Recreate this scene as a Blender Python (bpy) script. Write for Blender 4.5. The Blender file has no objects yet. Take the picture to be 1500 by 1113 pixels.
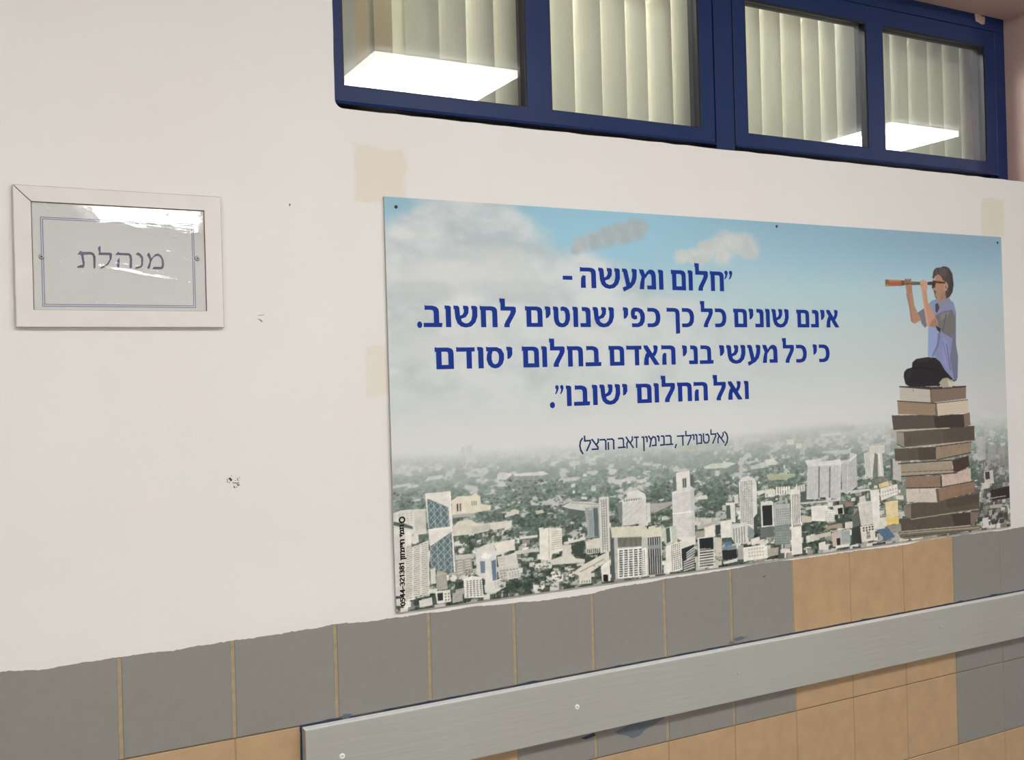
import bpy, bmesh, math, random
import numpy as np
from mathutils import Vector, Matrix
from mathutils.geometry import tessellate_polygon

scene = bpy.context.scene
C = scene.collection
R = math.radians

# ------------------------------------------------------------------ camera
YAW, PITCH, ROLL = 0.49588854, 0.00307783, -0.0281178
FPX = 1500.0
CAM = Vector((0.0, -1.95, 1.60))
fwd = Vector((math.sin(YAW) * math.cos(PITCH), math.cos(YAW) * math.cos(PITCH), math.sin(PITCH)))
rgt = Vector((math.cos(YAW), -math.sin(YAW), 0.0))
upv = rgt.cross(fwd)
rgt, upv = (math.cos(ROLL) * rgt + math.sin(ROLL) * upv, -math.sin(ROLL) * rgt + math.cos(ROLL) * upv)
cd = bpy.data.cameras.new('camera')
cd.sensor_width = 36.0
cd.lens = 36.0 * FPX / 1500.0
cd.clip_start = 0.05
cam = bpy.data.objects.new('camera', cd)
C.objects.link(cam)
cam.matrix_world = Matrix((
    (rgt.x, upv.x, -fwd.x, CAM.x), (rgt.y, upv.y, -fwd.y, CAM.y), (rgt.z, upv.z, -fwd.z, CAM.z), (0, 0, 0, 1)))
scene.camera = cam

# ------------------------------------------------------------------ exposure, world
vs = scene.view_settings
vs.view_transform = 'Standard'
vs.look = 'None'
vs.gamma = 1.0
vs.use_curve_mapping = False
vs.exposure = 0.79
wd = bpy.data.worlds.new('world')
scene.world = wd
wd.use_nodes = True
wd.node_tree.nodes['Background'].inputs[0].default_value = (0.5, 0.5, 0.5, 1)
wd.node_tree.nodes['Background'].inputs[1].default_value = 0.02

LAMP = 15.0            # radiance of the ceiling panels
OFFICE_FILL = 52.0  # radiance of the added, unseen light behind the blind


# ------------------------------------------------------------------ measuring helpers
def at(px, py, Y=0.0, slope=0.0, z0=0.0):
    """point of the plane y = Y + slope*(z - z0) seen at a photo pixel"""
    d = fwd * FPX + rgt * (px - 750.0) - upv * (py - 556.5)
    # CAM.y + t d.y = Y + slope*(CAM.z + t d.z - z0)
    t = (Y + slope * (CAM.z - z0) - CAM.y) / (d.y - slope * d.z)
    return CAM + d * t


def srgb(r, g, b, k=1.0):
    o = []
    for c in (r, g, b):
        c /= 255.0
        o.append(min(0.97, k * (c / 12.92 if c <= 0.04045 else ((c + 0.055) / 1.055) ** 2.4)))
    return (o[0], o[1], o[2], 1.0)


# ------------------------------------------------------------------ materials
def new_mat(name):
    m = bpy.data.materials.new(name)
    m.use_nodes = True
    nt = m.node_tree
    return m, nt, nt.nodes['Principled BSDF']


def ln(nt, a, b):
    nt.links.new(a, b)


def noise(nt, scale, detail=4.0, rough=0.55, vec=None):
    n = nt.nodes.new('ShaderNodeTexNoise')
    n.inputs['Scale'].default_value = scale
    n.inputs['Detail'].default_value = detail
    n.inputs['Roughness'].default_value = rough
    if vec is None:
        tc = nt.nodes.new('ShaderNodeTexCoord')
        vec = tc.outputs['Object']
    ln(nt, vec, n.inputs['Vector'])
    return n


def ramp(nt, fac, stops):
    r = nt.nodes.new('ShaderNodeValToRGB')
    e = r.color_ramp.elements
    while len(e) < len(stops):
        e.new(0.5)
    for el, (p, c) in zip(e, stops):
        el.position = p
        el.color = c
    ln(nt, fac, r.inputs['Fac'])
    return r


def bump(nt, h, strength, dist, bsdf):
    b = nt.nodes.new('ShaderNodeBump')
    b.inputs['Strength'].default_value = strength
    b.inputs['Distance'].default_value = dist
    ln(nt, h, b.inputs['Height'])
    ln(nt, b.outputs['Normal'], bsdf.inputs['Normal'])
    return b


def math_node(nt, op, a, b=None, clamp=False):
    n = nt.nodes.new('ShaderNodeMath')
    n.operation = op
    n.use_clamp = clamp
    for k, v in ((0, a), (1, b)):
        if v is None:
            continue
        if isinstance(v, (int, float)):
            n.inputs[k].default_value = v
        else:
            ln(nt, v, n.inputs[k])
    return n.outputs[0]


def mix_col(nt, fac, a, b):
    n = nt.nodes.new('ShaderNodeMix')
    n.data_type = 'RGBA'
    if isinstance(fac, (int, float)):
        n.inputs[0].default_value = fac
    else:
        ln(nt, fac, n.inputs[0])
    for k, v in ((6, a), (7, b)):
        if isinstance(v, tuple):
            n.inputs[k].default_value = v
        else:
            ln(nt, v, n.inputs[k])
    return n.outputs[2]


def plain(name, col, rough=0.5, var=0.06, scale=30.0, bump_s=0.0, bump_d=0.001, spec=0.5, metal=0.0):
    m, nt, b = new_mat(name)
    n = noise(nt, scale)
    lo = tuple(c * (1 - var) for c in col[:3]) + (1,)
    hi = tuple(min(1, c * (1 + var)) for c in col[:3]) + (1,)
    r = ramp(nt, n.outputs['Fac'], [(0.3, lo), (0.7, hi)])
    ln(nt, r.outputs['Color'], b.inputs['Base Color'])
    b.inputs['Roughness'].default_value = rough
    b.inputs['Specular IOR Level'].default_value = spec
    b.inputs['Metallic'].default_value = metal
    if bump_s:
        bump(nt, n.outputs['Fac'], bump_s, bump_d, b)
    return m


WALL_COL = (0.80, 0.775, 0.745, 1)


def wall_paint():
    m, nt, b = new_mat('white wall paint')
    tc = nt.nodes.new('ShaderNodeTexCoord')
    big = noise(nt, 2.2, 3.0, 0.5, tc.outputs['Object'])
    col = ramp(nt, big.outputs['Fac'], [(0.3, (0.80, 0.765, 0.735, 1)), (0.7, (0.81, 0.795, 0.775, 1))]).outputs['Color']
    sep = nt.nodes.new('ShaderNodeSeparateXYZ')
    ln(nt, tc.outputs['Object'], sep.inputs[0])
    wob = noise(nt, 28.0, 3.0, 0.6, tc.outputs['Object'])
    w = math_node(nt, 'MULTIPLY', math_node(nt, 'SUBTRACT', wob.outputs['Fac'], 0.5), 0.55)
    # yellowed marks left by old tape: centre and half size in metres, strength
    stains = []
    for (x0, y0, x1, y1, s) in ((517, 210, 596, 300, 0.75), (534, 504, 580, 580, 0.6), (1436, 289, 1472, 348, 0.75)):
        a, c = at(x0, y0), at(x1, y1)
        stains.append(((a.x + c.x) / 2, (a.z + c.z) / 2, abs(c.x - a.x) / 2, abs(c.z - a.z) / 2, s))
    for (cx, cz, hx, hz, s) in stains:
        dx = math_node(nt, 'DIVIDE', math_node(nt, 'ABSOLUTE', math_node(nt, 'SUBTRACT', sep.outputs[0], cx)), hx)
        dz = math_node(nt, 'DIVIDE', math_node(nt, 'ABSOLUTE', math_node(nt, 'SUBTRACT', sep.outputs[2], cz)), hz)
        d = math_node(nt, 'ADD', math_node(nt, 'MAXIMUM', dx, dz), w)
        mr = nt.nodes.new('ShaderNodeMapRange')
        mr.inputs['From Min'].default_value = 1.04
        mr.inputs['From Max'].default_value = 0.90
        mr.inputs['To Min'].default_value = 0.0
        mr.inputs['To Max'].default_value = s
        ln(nt, d, mr.inputs['Value'])
        col = mix_col(nt, mr.outputs[0], col, (0.755, 0.69, 0.56, 1))
    ln(nt, col, b.inputs['Base Color'])
    b.inputs['Roughness'].default_value = 0.6
    fine = noise(nt, 210.0, 3.0, 0.6, tc.outputs['Object'])
    mid = noise(nt, 14.0, 4.0, 0.6, tc.outputs['Object'])
    h = math_node(nt, 'ADD', math_node(nt, 'MULTIPLY', fine.outputs['Fac'], 0.25), mid.outputs['Fac'])
    bump(nt, h, 0.22, 0.004, b)
    return m


def glass_mat(name, base, power, rough, tint=(1, 1, 1, 1), bump_node=None):
    """thin clear sheet: lets light through and mirrors the lamps more at a glancing view"""
    m = bpy.data.materials.new(name)
    m.use_nodes = True
    nt = m.node_tree
    for n in list(nt.nodes):
        nt.nodes.remove(n)
    out = nt.nodes.new('ShaderNodeOutputMaterial')
    tr = nt.nodes.new('ShaderNodeBsdfTransparent')
    tr.inputs[0].default_value = tint
    gl = nt.nodes.new('ShaderNodeBsdfGlossy')
    gl.inputs['Roughness'].default_value = rough
    lw = nt.nodes.new('ShaderNodeLayerWeight')
    lw.inputs['Blend'].default_value = 0.5
    f = math_node(nt, 'POWER', lw.outputs['Facing'], power)
    f = math_node(nt, 'ADD', math_node(nt, 'MULTIPLY', f, 0.9), base, True)
    mx = nt.nodes.new('ShaderNodeMixShader')
    ln(nt, f, mx.inputs[0])
    ln(nt, tr.outputs[0], mx.inputs[1])
    ln(nt, gl.outputs[0], mx.inputs[2])
    ln(nt, mx.outputs[0], out.inputs['Surface'])
    return m, nt, gl, lw


def emitter(name, col, strength):
    m = bpy.data.materials.new(name)
    m.use_nodes = True
    nt = m.node_tree
    for n in list(nt.nodes):
        nt.nodes.remove(n)
    out = nt.nodes.new('ShaderNodeOutputMaterial')
    e = nt.nodes.new('ShaderNodeEmission')
    e.inputs[0].default_value = col
    e.inputs[1].default_value = strength
    ln(nt, e.outputs[0], out.inputs['Surface'])
    return m


M_WALL = wall_paint()
M_SCAR = plain('dark plaster scar', srgb(78, 74, 68), 0.9, 0.3, 300)
M_SCAR_PALE = plain('grey plaster scar', srgb(152, 148, 141), 0.9, 0.2, 300)
M_REVEAL = plain('pinkish beige reveal shade', (0.52, 0.375, 0.335, 1), 0.7, 0.05, 8, 0.15, 0.004)  # shade and pink cast on the reveal are painted into this colour
M_CEIL = plain('white ceiling paint', (0.78, 0.765, 0.74, 1), 0.8, 0.03, 6)
M_FLOOR = plain('speckled stone floor', (0.42, 0.39, 0.36, 1), 0.35, 0.15, 60)
M_SIDE = plain('pale pink corridor paint', (0.76, 0.60, 0.55, 1), 0.7, 0.03, 6)
M_OFFICE = plain('khaki office paint', (0.56, 0.50, 0.385, 1), 0.8, 0.04, 5)
M_GREY = plain('grey painted tile', srgb(133, 131, 126, 1.12), 0.5, 0.035, 55, 0.10, 0.0015)
M_TAN = plain('tan glazed tile', srgb(176, 148, 114, 1.12), 0.4, 0.07, 22, 0.06, 0.001)
M_GROUT = plain('tan grout', srgb(160, 144, 116, 1.12), 0.9, 0.12, 70, 0.3, 0.001)
M_GROUT_DARK = plain('brown grout with joint shade', srgb(112, 94, 74), 0.9, 0.15, 70)  # brown also carries the shadow line of the lower tile joints
M_NAVY_OLD = plain('old navy paint', srgb(44, 56, 78), 0.5, 0.3, 90)
M_TEAL_OLD = plain('old teal paint', srgb(92, 108, 118), 0.5, 0.1, 90)
M_SMEAR = plain('thin blue grey smear', srgb(100, 108, 116), 0.5, 0.1, 60)
M_BLUE = plain('navy blue frame paint', srgb(30, 50, 98), 0.42, 0.05, 9, spec=0.25)
M_INNER = plain('dark slate inner side shade', srgb(52, 54, 62), 0.6, 0.1, 20, spec=0.2)  # shade on the inner sides of frame and sashes, put into the colour
M_BLACK = plain('black gasket rubber and groove shade', srgb(24, 26, 34), 0.5, 0.1, 60)
M_SCREW = plain('dull steel', (0.42, 0.41, 0.40, 1), 0.4, 0.15, 200, metal=0.8)
M_SCREW_DARK = plain('dark steel', (0.03, 0.04, 0.05, 1), 0.5, 0.15, 200)
M_SIGN_FRAME = plain('white painted wood', (0.765, 0.73, 0.70, 1), 0.45, 0.03, 25, 0.2, 0.002)
M_SEAM = plain('greyish old caulk', (0.56, 0.53, 0.51, 1), 0.9, 0.15, 60)
M_SIGN_EDGE = plain('bare brown wood edge', srgb(120, 92, 72), 0.8, 0.2, 80)
M_PAPER = plain('white paper', (0.66, 0.665, 0.65, 1), 0.6, 0.02, 9)
M_INK = plain('dark blue ink', srgb(44, 46, 92), 0.6, 0.15, 60)
M_INK_LINE = plain('blue grey ink', srgb(98, 112, 160), 0.6, 0.1, 60)
M_BOARD_EDGE = plain('grey foam board edge', srgb(186, 186, 180), 0.7, 0.05, 60)
M_LETTER = plain('royal blue print', srgb(26, 54, 140, 1.05), 0.5, 0.04, 40, spec=0.12)
M_LETTER_SMALL = plain('navy print', srgb(40, 58, 106), 0.5, 0.04, 40, spec=0.12)
M_LETTER_BLACK = plain('black print', srgb(24, 24, 22), 0.5, 0.04, 40, spec=0.12)
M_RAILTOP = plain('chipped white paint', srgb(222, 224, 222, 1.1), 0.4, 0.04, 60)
M_LAMP = emitter('lit diffuser', (1.0, 0.992, 0.985, 1), LAMP)
M_LAMP_SIDE = emitter('lit diffuser edge', (1.0, 0.985, 0.965, 1), LAMP * 0.36)
M_LAMP_FRAME = plain('white lamp frame', (0.85, 0.85, 0.85, 1), 0.4, 0.02, 20)
M_OFFICE_FILL = emitter('added office fill light', (1.0, 0.97, 0.93, 1), OFFICE_FILL)
M_TAPE = plain('torn paper tape', srgb(196, 178, 160), 0.8, 0.1, 90)

M_GLASS, _, _, _ = glass_mat('window glass', 0.11, 4.0, 0.0, (0.93, 0.95, 0.93, 1))
M_GLASS_BACK, _nt, _gl, _ = glass_mat('window glass edge', 0.0, 40.0, 0.0, (0.98, 0.99, 0.98, 1))


def rail_paint():
    m, nt, b = new_mat('pale grey painted wood')
    tc = nt.nodes.new('ShaderNodeTexCoord')
    mp = nt.nodes.new('ShaderNodeMapping')
    mp.inputs['Scale'].default_value = (1.6, 1.0, 26.0)
    ln(nt, tc.outputs['Object'], mp.inputs[0])
    g = noise(nt, 3.0, 6.0, 0.65, mp.outputs[0])
    big = noise(nt, 2.5, 2.0, 0.5, tc.outputs['Object'])
    c = ramp(nt, big.outputs['Fac'], [(0.3, srgb(163, 162, 154, 1.1)), (0.7, srgb(167, 168, 163, 1.1))]).outputs['Color']
    crack = ramp(nt, g.outputs['Fac'], [(0.0, (1, 1, 1, 1)), (0.315, (1, 1, 1, 1)), (0.34, (0, 0, 0, 1))])
    c = mix_col(nt, math_node(nt, 'MULTIPLY', crack.outputs['Color'], 0.10), c, srgb(120, 118, 112))
    ln(nt, c, b.inputs['Base Color'])
    b.inputs['Roughness'].default_value = 0.38
    bump(nt, g.outputs['Fac'], 0.28, 0.004, b)
    return m


M_RAIL = rail_paint()


def slat_mat():
    m, nt, b = new_mat('cream blind fabric')
    tc = nt.nodes.new('ShaderNodeTexCoord')
    n = noise(nt, 220.0, 2.0, 0.6, tc.outputs['Object'])
    r = ramp(nt, n.outputs['Fac'], [(0.3, (0.74, 0.735, 0.64, 1)), (0.7, (0.79, 0.785, 0.695, 1))])
    ln(nt, r.outputs['Color'], b.inputs['Base Color'])
    b.inputs['Roughness'].default_value = 0.8
    out = nt.nodes['Material Output']
    tl = nt.nodes.new('ShaderNodeBsdfTranslucent')
    tl.inputs[0].default_value = (0.66, 0.65, 0.57, 1)
    mx = nt.nodes.new('ShaderNodeMixShader')
    mx.inputs[0].default_value = 0.2
    ln(nt, b.outputs[0], mx.inputs[1])
    ln(nt, tl.outputs[0], mx.inputs[2])
    ln(nt, mx.outputs[0], out.inputs['Surface'])
    return m


M_SLAT = slat_mat()


def print_mat():
    m, nt, b = new_mat('printed picture')
    a = nt.nodes.new('ShaderNodeVertexColor')
    a.layer_name = 'print'
    ln(nt, a.outputs['Color'], b.inputs['Base Color'])
    b.inputs['Roughness'].default_value = 0.5
    b.inputs['Specular IOR Level'].default_value = 0.15
    return m


M_PRINT = print_mat()


# ------------------------------------------------------------------ mesh helpers
def obj(name, bm, mats, parent=None, smooth=False, loc=None):
    me = bpy.data.meshes.new(name)
    bm.normal_update()
    bm.to_mesh(me)
    bm.free()
    for m in (mats if isinstance(mats, (list, tuple)) else [mats]):
        me.materials.append(m)
    if smooth:
        for p in me.polygons:
            p.use_smooth = True
    o = bpy.data.objects.new(name, me)
    C.objects.link(o)
    if parent is not None:
        o.parent = parent
    if loc is not None:
        o.location = loc
    return o


def thing(name, label, cat, loc=(0, 0, 0), group=None):
    o = bpy.data.objects.new(name, None)
    o.empty_display_size = 0.05
    C.objects.link(o)
    o.location = loc
    o['label'] = label
    o['category'] = cat
    if group:
        o['group'] = group
    return o


def put(o, root):
    """parent o (built in world coordinates) under a root that has a location only"""
    o.parent = root
    o.matrix_parent_inverse = Matrix.Translation(-Vector(root.location))
    return o


def add_box(bm, x0, x1, y0, y1, z0, z1, mi=0, bev=0.0, seg=1):
    r = bmesh.ops.create_cube(bm, size=1.0)
    vsx = r['verts']
    for v in vsx:
        v.co = Vector((x0 + (v.co.x + 0.5) * (x1 - x0), y0 + (v.co.y + 0.5) * (y1 - y0), z0 + (v.co.z + 0.5) * (z1 - z0)))
    fs = list({f for v in vsx for f in v.link_faces})
    if bev > 0:
        es = list({e for v in vsx for e in v.link_edges})
        rb = bmesh.ops.bevel(bm, geom=es, offset=bev, segments=seg, affect='EDGES', profile=0.5)
        fs = list({f for v in rb['verts'] for f in v.link_faces})
    for f in fs:
        f.material_index = mi
    return fs


def add_plate(bm, outer, holes, y0, y1, mi=0, mi_side=None, closed_back=True):
    """x-z outline with holes, front face at y0 (towards the corridor), back at y1"""
    loops = [outer] + list(holes)
    flat = [p for l in loops for p in l]
    tri = tessellate_polygon([[Vector((x, z, 0)) for x, z in l] for l in loops])
    vf = [bm.verts.new((x, y0, z)) for x, z in flat]
    vb = [bm.verts.new((x, y1, z)) for x, z in flat]
    for t in tri:
        a, b, c = (flat[i] for i in t)
        ccw = (b[0] - a[0]) * (c[1] - a[1]) - (b[1] - a[1]) * (c[0] - a[0]) > 0
        t = t if ccw else t[::-1]
        try:
            f = bm.faces.new([vf[i] for i in t]); f.material_index = mi
            if closed_back:
                f = bm.faces.new([vb[i] for i in t[::-1]]); f.material_index = mi
        except ValueError:
            pass
    k = 0
    for l in loops:
        n = len(l)
        for i in range(n):
            j = (i + 1) % n
            f = bm.faces.new([vf[k + i], vf[k + j], vb[k + j], vb[k + i]])
            f.material_index = mi if mi_side is None else mi_side
        k += n
    bmesh.ops.recalc_face_normals(bm, faces=bm.faces[:])


def rect(x0, x1, z0, z1):
    return [(x0, z0), (x1, z0), (x1, z1), (x0, z1)]


def add_film(bm, pts, y, mi=0):
    """thin flat patch in the plane y, facing the corridor"""
    tri = tessellate_polygon([[Vector((x, z, 0)) for x, z in pts]])
    v = [bm.verts.new((x, y, z)) for x, z in pts]
    for t in tri:
        a, b, c = (pts[i] for i in t)
        ccw = (b[0] - a[0]) * (c[1] - a[1]) - (b[1] - a[1]) * (c[0] - a[0]) > 0
        try:
            f = bm.faces.new([v[i] for i in (t if ccw else t[::-1])]); f.material_index = mi
        except ValueError:
            pass


def add_screw(bm, x, y, z, r, h, seg=16, slot=True):
    """domed screw head on the plane y, facing -y, with a cross recess"""
    rings = [(r, 0.0), (r, -h * 0.4), (r * 0.8, -h * 0.8), (r * 0.5, -h), (r * 0.36, -h * 1.02), (r * 0.30, -h * 0.5)]
    prev = None
    for rr, yy in rings:
        cur = [bm.verts.new((x + rr * math.cos(2 * math.pi * i / seg), y + yy, z + rr * math.sin(2 * math.pi * i / seg))) for i in range(seg)]
        if prev:
            for i in range(seg):
                j = (i + 1) % seg
                bm.faces.new([prev[i], cur[i], cur[j], prev[j]])
        prev = cur
    bm.faces.new(prev).material_index = 1
    bmesh.ops.recalc_face_normals(bm, faces=bm.faces[:])


def bevel_mod(o, w=0.002, seg=2):
    md = o.modifiers.new('edge', 'BEVEL')
    md.width = w
    md.segments = seg
    md.limit_method = 'ANGLE'
    md.angle_limit = R(40)


def struct(o):
    o['kind'] = 'structure'
    return o


# ------------------------------------------------------------------ setting: key measures
random.seed(7)
H_CEIL = 1.60 + 1.42
XL, XR, YF = -4.2, 10.0, -3.4
YW = 0.14                                    # face of the recessed window frame
HX0, HX1 = 0.672, 2.934                      # window opening
HZ0, HZ1 = 2.1575, 2.7045
Z_TILE = 1.1464                              # top of the tile dado (one tile above the rail)
JX, JP = 0.24132, 0.20019                    # first visible tile joint, tile pitch
Y_TILE = -0.003
ZJ = [Z_TILE, 0.9485, 0.7520, 0.5516, 0.351, 0.150, -0.051]

# wall with its window opening (rounded plaster corner at lower left)
bm = bmesh.new()
hole = []
rc = 0.018
for k in range(7):
    a = math.pi + k * math.pi / 12
    hole.append((HX0 + rc + rc * math.cos(a), HZ0 + rc + rc * math.sin(a)))
n = 60
for k in range(1, n):
    x = HX0 + rc + (HX1 - HX0 - rc) * k / n
    hole.append((x, HZ0 + random.uniform(-0.0012, 0.0012)))
hole += [(HX1, HZ0), (HX1, HZ1), (HX0, HZ1)]
for k in range(1, 12):
    hole.append((HX0 + random.uniform(-0.0008, 0.0008), HZ1 - (HZ1 - HZ0 - rc) * k / 12))
add_plate(bm, rect(XL, XR, 0, H_CEIL), [hole], 0.0, 0.222, 0, 1)
# white paint lapped unevenly over the top of the tiles
edge = [(-300, 1012), (-120, 1000), (0, 983), (60, 981), (175, 962), (260, 952), (340, 938), (430, 926), (490, 914), (547, 909), (628, 897.5), (640, 897),
        (699, 888), (752, 883), (760, 881.7), (800, 878.5), (822, 876), (866, 869), (880, 865), (907, 859), (949, 853.4), (974, 847), (1019, 841),
        (1061, 835.5), (1117, 824), (1160, 820), (1205, 813.6), (1244, 808.3), (1287, 802), (1322, 798.5), (1355, 791), (1393, 785.5), (1461, 777.3), (1499, 771.5)]
ew = [at(x, y, Y_TILE) for x, y in edge]
ex = np.array([p.x for p in ew]); ez = np.array([p.z for p in ew])
xs = np.arange(XL, XR, 0.005)
rng = np.random.RandomState(3)
jit = np.convolve(rng.randn(len(xs) + 8), np.ones(9) / 9, 'valid') * 0.0022 + rng.randn(len(xs)) * 0.0004
zs = np.interp(xs, ex, ez) + jit
for i in range(len(xs) - 1):
    a, b = min(zs[i], Z_TILE - 0.0005), min(zs[i + 1], Z_TILE - 0.0005)
    v = [bm.verts.new(p) for p in ((xs[i], Y_TILE - 0.0004, a), (xs[i + 1], Y_TILE - 0.0004, b), (xs[i + 1], Y_TILE - 0.0006, Z_TILE + 0.0006), (xs[i], Y_TILE - 0.0006, Z_TILE + 0.0006))]
    bm.faces.new(v)
    w = [bm.verts.new((xs[i], 0.0, Z_TILE + 0.12)), bm.verts.new((xs[i + 1], 0.0, Z_TILE + 0.12))]
    bm.faces.new([v[3], v[2], w[1], w[0]])


def zpx(ox, oy, s, pts, Y=0.0):
    return [(p.x, p.z) for p in (at(ox + x / s, oy + y / s, Y) for x, y in pts)]


def zmm(pts):
    return zpx(320, 680, 24.74, pts)


SC = [([(355, 510), (430, 465), (445, 500), (500, 540), (480, 610), (430, 610), (400, 560), (370, 540)], 2),
      ([(300, 520), (340, 530), (330, 640), (420, 640), (410, 700), (390, 660), (300, 665)], 3),
      ([(590, 570), (640, 590), (620, 610)], 2),
      ([(670, 500), (700, 480), (720, 560), (740, 620), (700, 600), (670, 550)], 3),
      ([(750, 450), (790, 490), (770, 515), (740, 480)], 3),
      ([(665, 690), (690, 690), (715, 740), (760, 720), (765, 760), (705, 785), (680, 760)], 2),
      ([(540, 770), (560, 770), (610, 850), (580, 865), (550, 830)], 2),
      ([(490, 640), (600, 660), (660, 650), (760, 660), (740, 700), (600, 700), (520, 690)], 3),
      ([(440, 400), (480, 400), (490, 440), (460, 430)], 3), ([(620, 820), (690, 800), (680, 840), (630, 845)], 3)]
for k, (pts, mi) in enumerate(SC):
    add_film(bm, zmm(pts), -0.0003 - 0.00005 * k, mi)
add_film(bm, zpx(0, 0, 1, [(423.5, 298), (425.5, 298.5), (425, 302), (423.6, 301.5)]), -0.0003, 2)
add_film(bm, zpx(0, 0, 1, [(377, 461.5), (387, 460.8), (387, 461.6), (378, 462.4)]), -0.0003, 3)
add_film(bm, zpx(0, 0, 1, [(376, 466.5), (383, 468), (385, 472), (383, 472), (380, 469)]), -0.0003, 3)
struct(obj('wall_back', bm, [M_WALL, M_REVEAL, M_SCAR, M_SCAR_PALE]))

# tile dado
bm = bmesh.new()


def tile_is_grey(i, row):                     # i: index of the joint at the tile's left side
    if i >= 11:
        return row in (0, 1, 2)
    if row == 0:
        return i < 8
    if row == 1:
        return 4 <= i < 8
    return False


def joint(i):
    return JX + JP * i


grout_of = {}
i0, i1 = -22, 48
for row in range(6):
    for i in range(i0, i1):
        g = tile_is_grey(i, row)
        gl_, gr_ = (tile_is_grey(i - 1, row), tile_is_grey(i + 1, row))
        hw = 0.0034 if i < 9 else 0.0018
        xa = joint(i) + (hw if (g and gl_ and i < 9) else 0.0012)
        xb = joint(i + 1) - (hw if (g and gr_ and i < 8) else 0.0012)
        add_box(bm, xa, xb, Y_TILE, -0.0005, max(0.0, ZJ[row + 1] + 0.0011), ZJ[row] - (0.0011 if row else 0.0), 0 if g else 1, 0.0011)
add_box(bm, joint(i0), joint(i1), Y_TILE + 0.0016, -0.0004, 0.0, Z_TILE - 0.0005, 2)
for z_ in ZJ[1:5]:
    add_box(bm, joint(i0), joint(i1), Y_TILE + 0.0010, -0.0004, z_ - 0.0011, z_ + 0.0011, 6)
# old navy and teal paint left along the rail
xr0 = at(444, 1064).x
zr = ZJ[1] - 0.0005
x = xr0 - 0.008
rng2 = random.Random(11)
hprev = 0.002
while x < 5.0:
    w = rng2.uniform(0.012, 0.05)
    h = rng2.choice([0.0, 0.0, 0.001, 0.0015, 0.002, 0.003, 0.0045]) * rng2.uniform(0.7, 1.2)
    add_film(bm, [(x, zr - 0.01), (x + w, zr - 0.01), (x + w, zr + h), (x + w * 0.5, zr + (h + hprev) / 2 + rng2.uniform(-0.0006, 0.0006)), (x, zr + hprev)], Y_TILE - 0.0005, 3)
    hprev = h
    x += w


def smudge(px, py, w, h, mi, seed, Y=Y_TILE - 0.0007):
    rg = random.Random(seed)
    c = at(px, py, Y)
    pts = []
    for k in range(22):
        a = 2 * math.pi * k / 22
        rr = rg.uniform(0.62, 1.08)
        pts.append((c.x + w * rr * math.cos(a), c.z + h * rr * math.sin(a)))
    add_film(bm, pts, Y, mi)


smudge(507, 1049, 0.014, 0.006, 4, 1)
smudge(1084, 935, 0.024, 0.005, 4, 2, Y_TILE - 0.0006)
smudge(1072, 941, 0.012, 0.004, 5, 8)
add_film(bm, zpx(780, 800, 3.555, [(430, 965), (470, 945), (560, 905), (660, 880), (690, 890), (640, 925), (585, 955), (560, 985), (520, 1000), (490, 985), (450, 980)], Y_TILE), Y_TILE - 0.0006, 5)
add_film(bm, zpx(780, 800, 3.555, [(455, 955), (540, 915), (600, 910), (585, 940), (540, 965), (500, 978)], Y_TILE), Y_TILE - 0.0007, 4)
add_film(bm, zpx(780, 800, 3.555, [(250, 1000), (320, 970), (330, 985), (280, 1005)], Y_TILE), Y_TILE - 0.0006, 3)
add_film(bm, zpx(0, 0, 1, [(439.5, 1062), (443, 1061), (444, 1120), (440, 1120)], Y_TILE), Y_TILE - 0.0006, 3)
add_film(bm, zpx(0, 0, 1, [(1117, 845), (1122, 842), (1119, 845.5)], Y_TILE), Y_TILE - 0.0006, 3)
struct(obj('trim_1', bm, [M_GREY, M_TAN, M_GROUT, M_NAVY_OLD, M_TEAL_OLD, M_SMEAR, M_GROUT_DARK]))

# the rest of the corridor and the office behind the window
def slab(name, x0, x1, y0, y1, z0, z1, m):
    b = bmesh.new()
    add_box(b, x0, x1, y0, y1, z0, z1)
    return struct(obj(name, b, m))


YO = 3.2
slab('floor', XL - 0.1, XR + 0.1, YF - 0.1, YO + 0.1, -0.10, 0.0, M_FLOOR)
slab('ceiling', XL - 0.1, XR + 0.1, YF - 0.1, 0.222, H_CEIL, H_CEIL + 0.1, M_CEIL)
slab('wall_front', XL - 0.1, XR + 0.1, YF - 0.1, YF, 0, H_CEIL, M_CEIL)
slab('wall_left', XL - 0.1, XL, YF, YO, 0, H_CEIL, M_CEIL)
slab('wall_right', XR, XR + 0.1, YF, YO, 0, H_CEIL, M_SIDE)
slab('wall_far', XL - 0.1, XR + 0.1, YO, YO + 0.1, 0, H_CEIL, M_OFFICE)
slab('ceiling_office', XL - 0.1, XR + 0.1, 0.222, YO + 0.1, H_CEIL, H_CEIL + 0.1, M_OFFICE)

# ------------------------------------------------------------------ window
win = bpy.data.objects.new('window_1', None)
C.objects.link(win)
win['kind'] = 'structure'
win.location = ((HX0 + HX1) / 2, YW, HZ0)


def wpart(name, b, m, bev=0.0):
    o = put(obj(name, b, m), win)
    if bev:
        bevel_mod(o, bev)
    return o


def mx(px0, py0, px1, py1, Y):
    return (at(px0, py0, Y).x + at(px1, py1, Y).x) / 2


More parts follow.
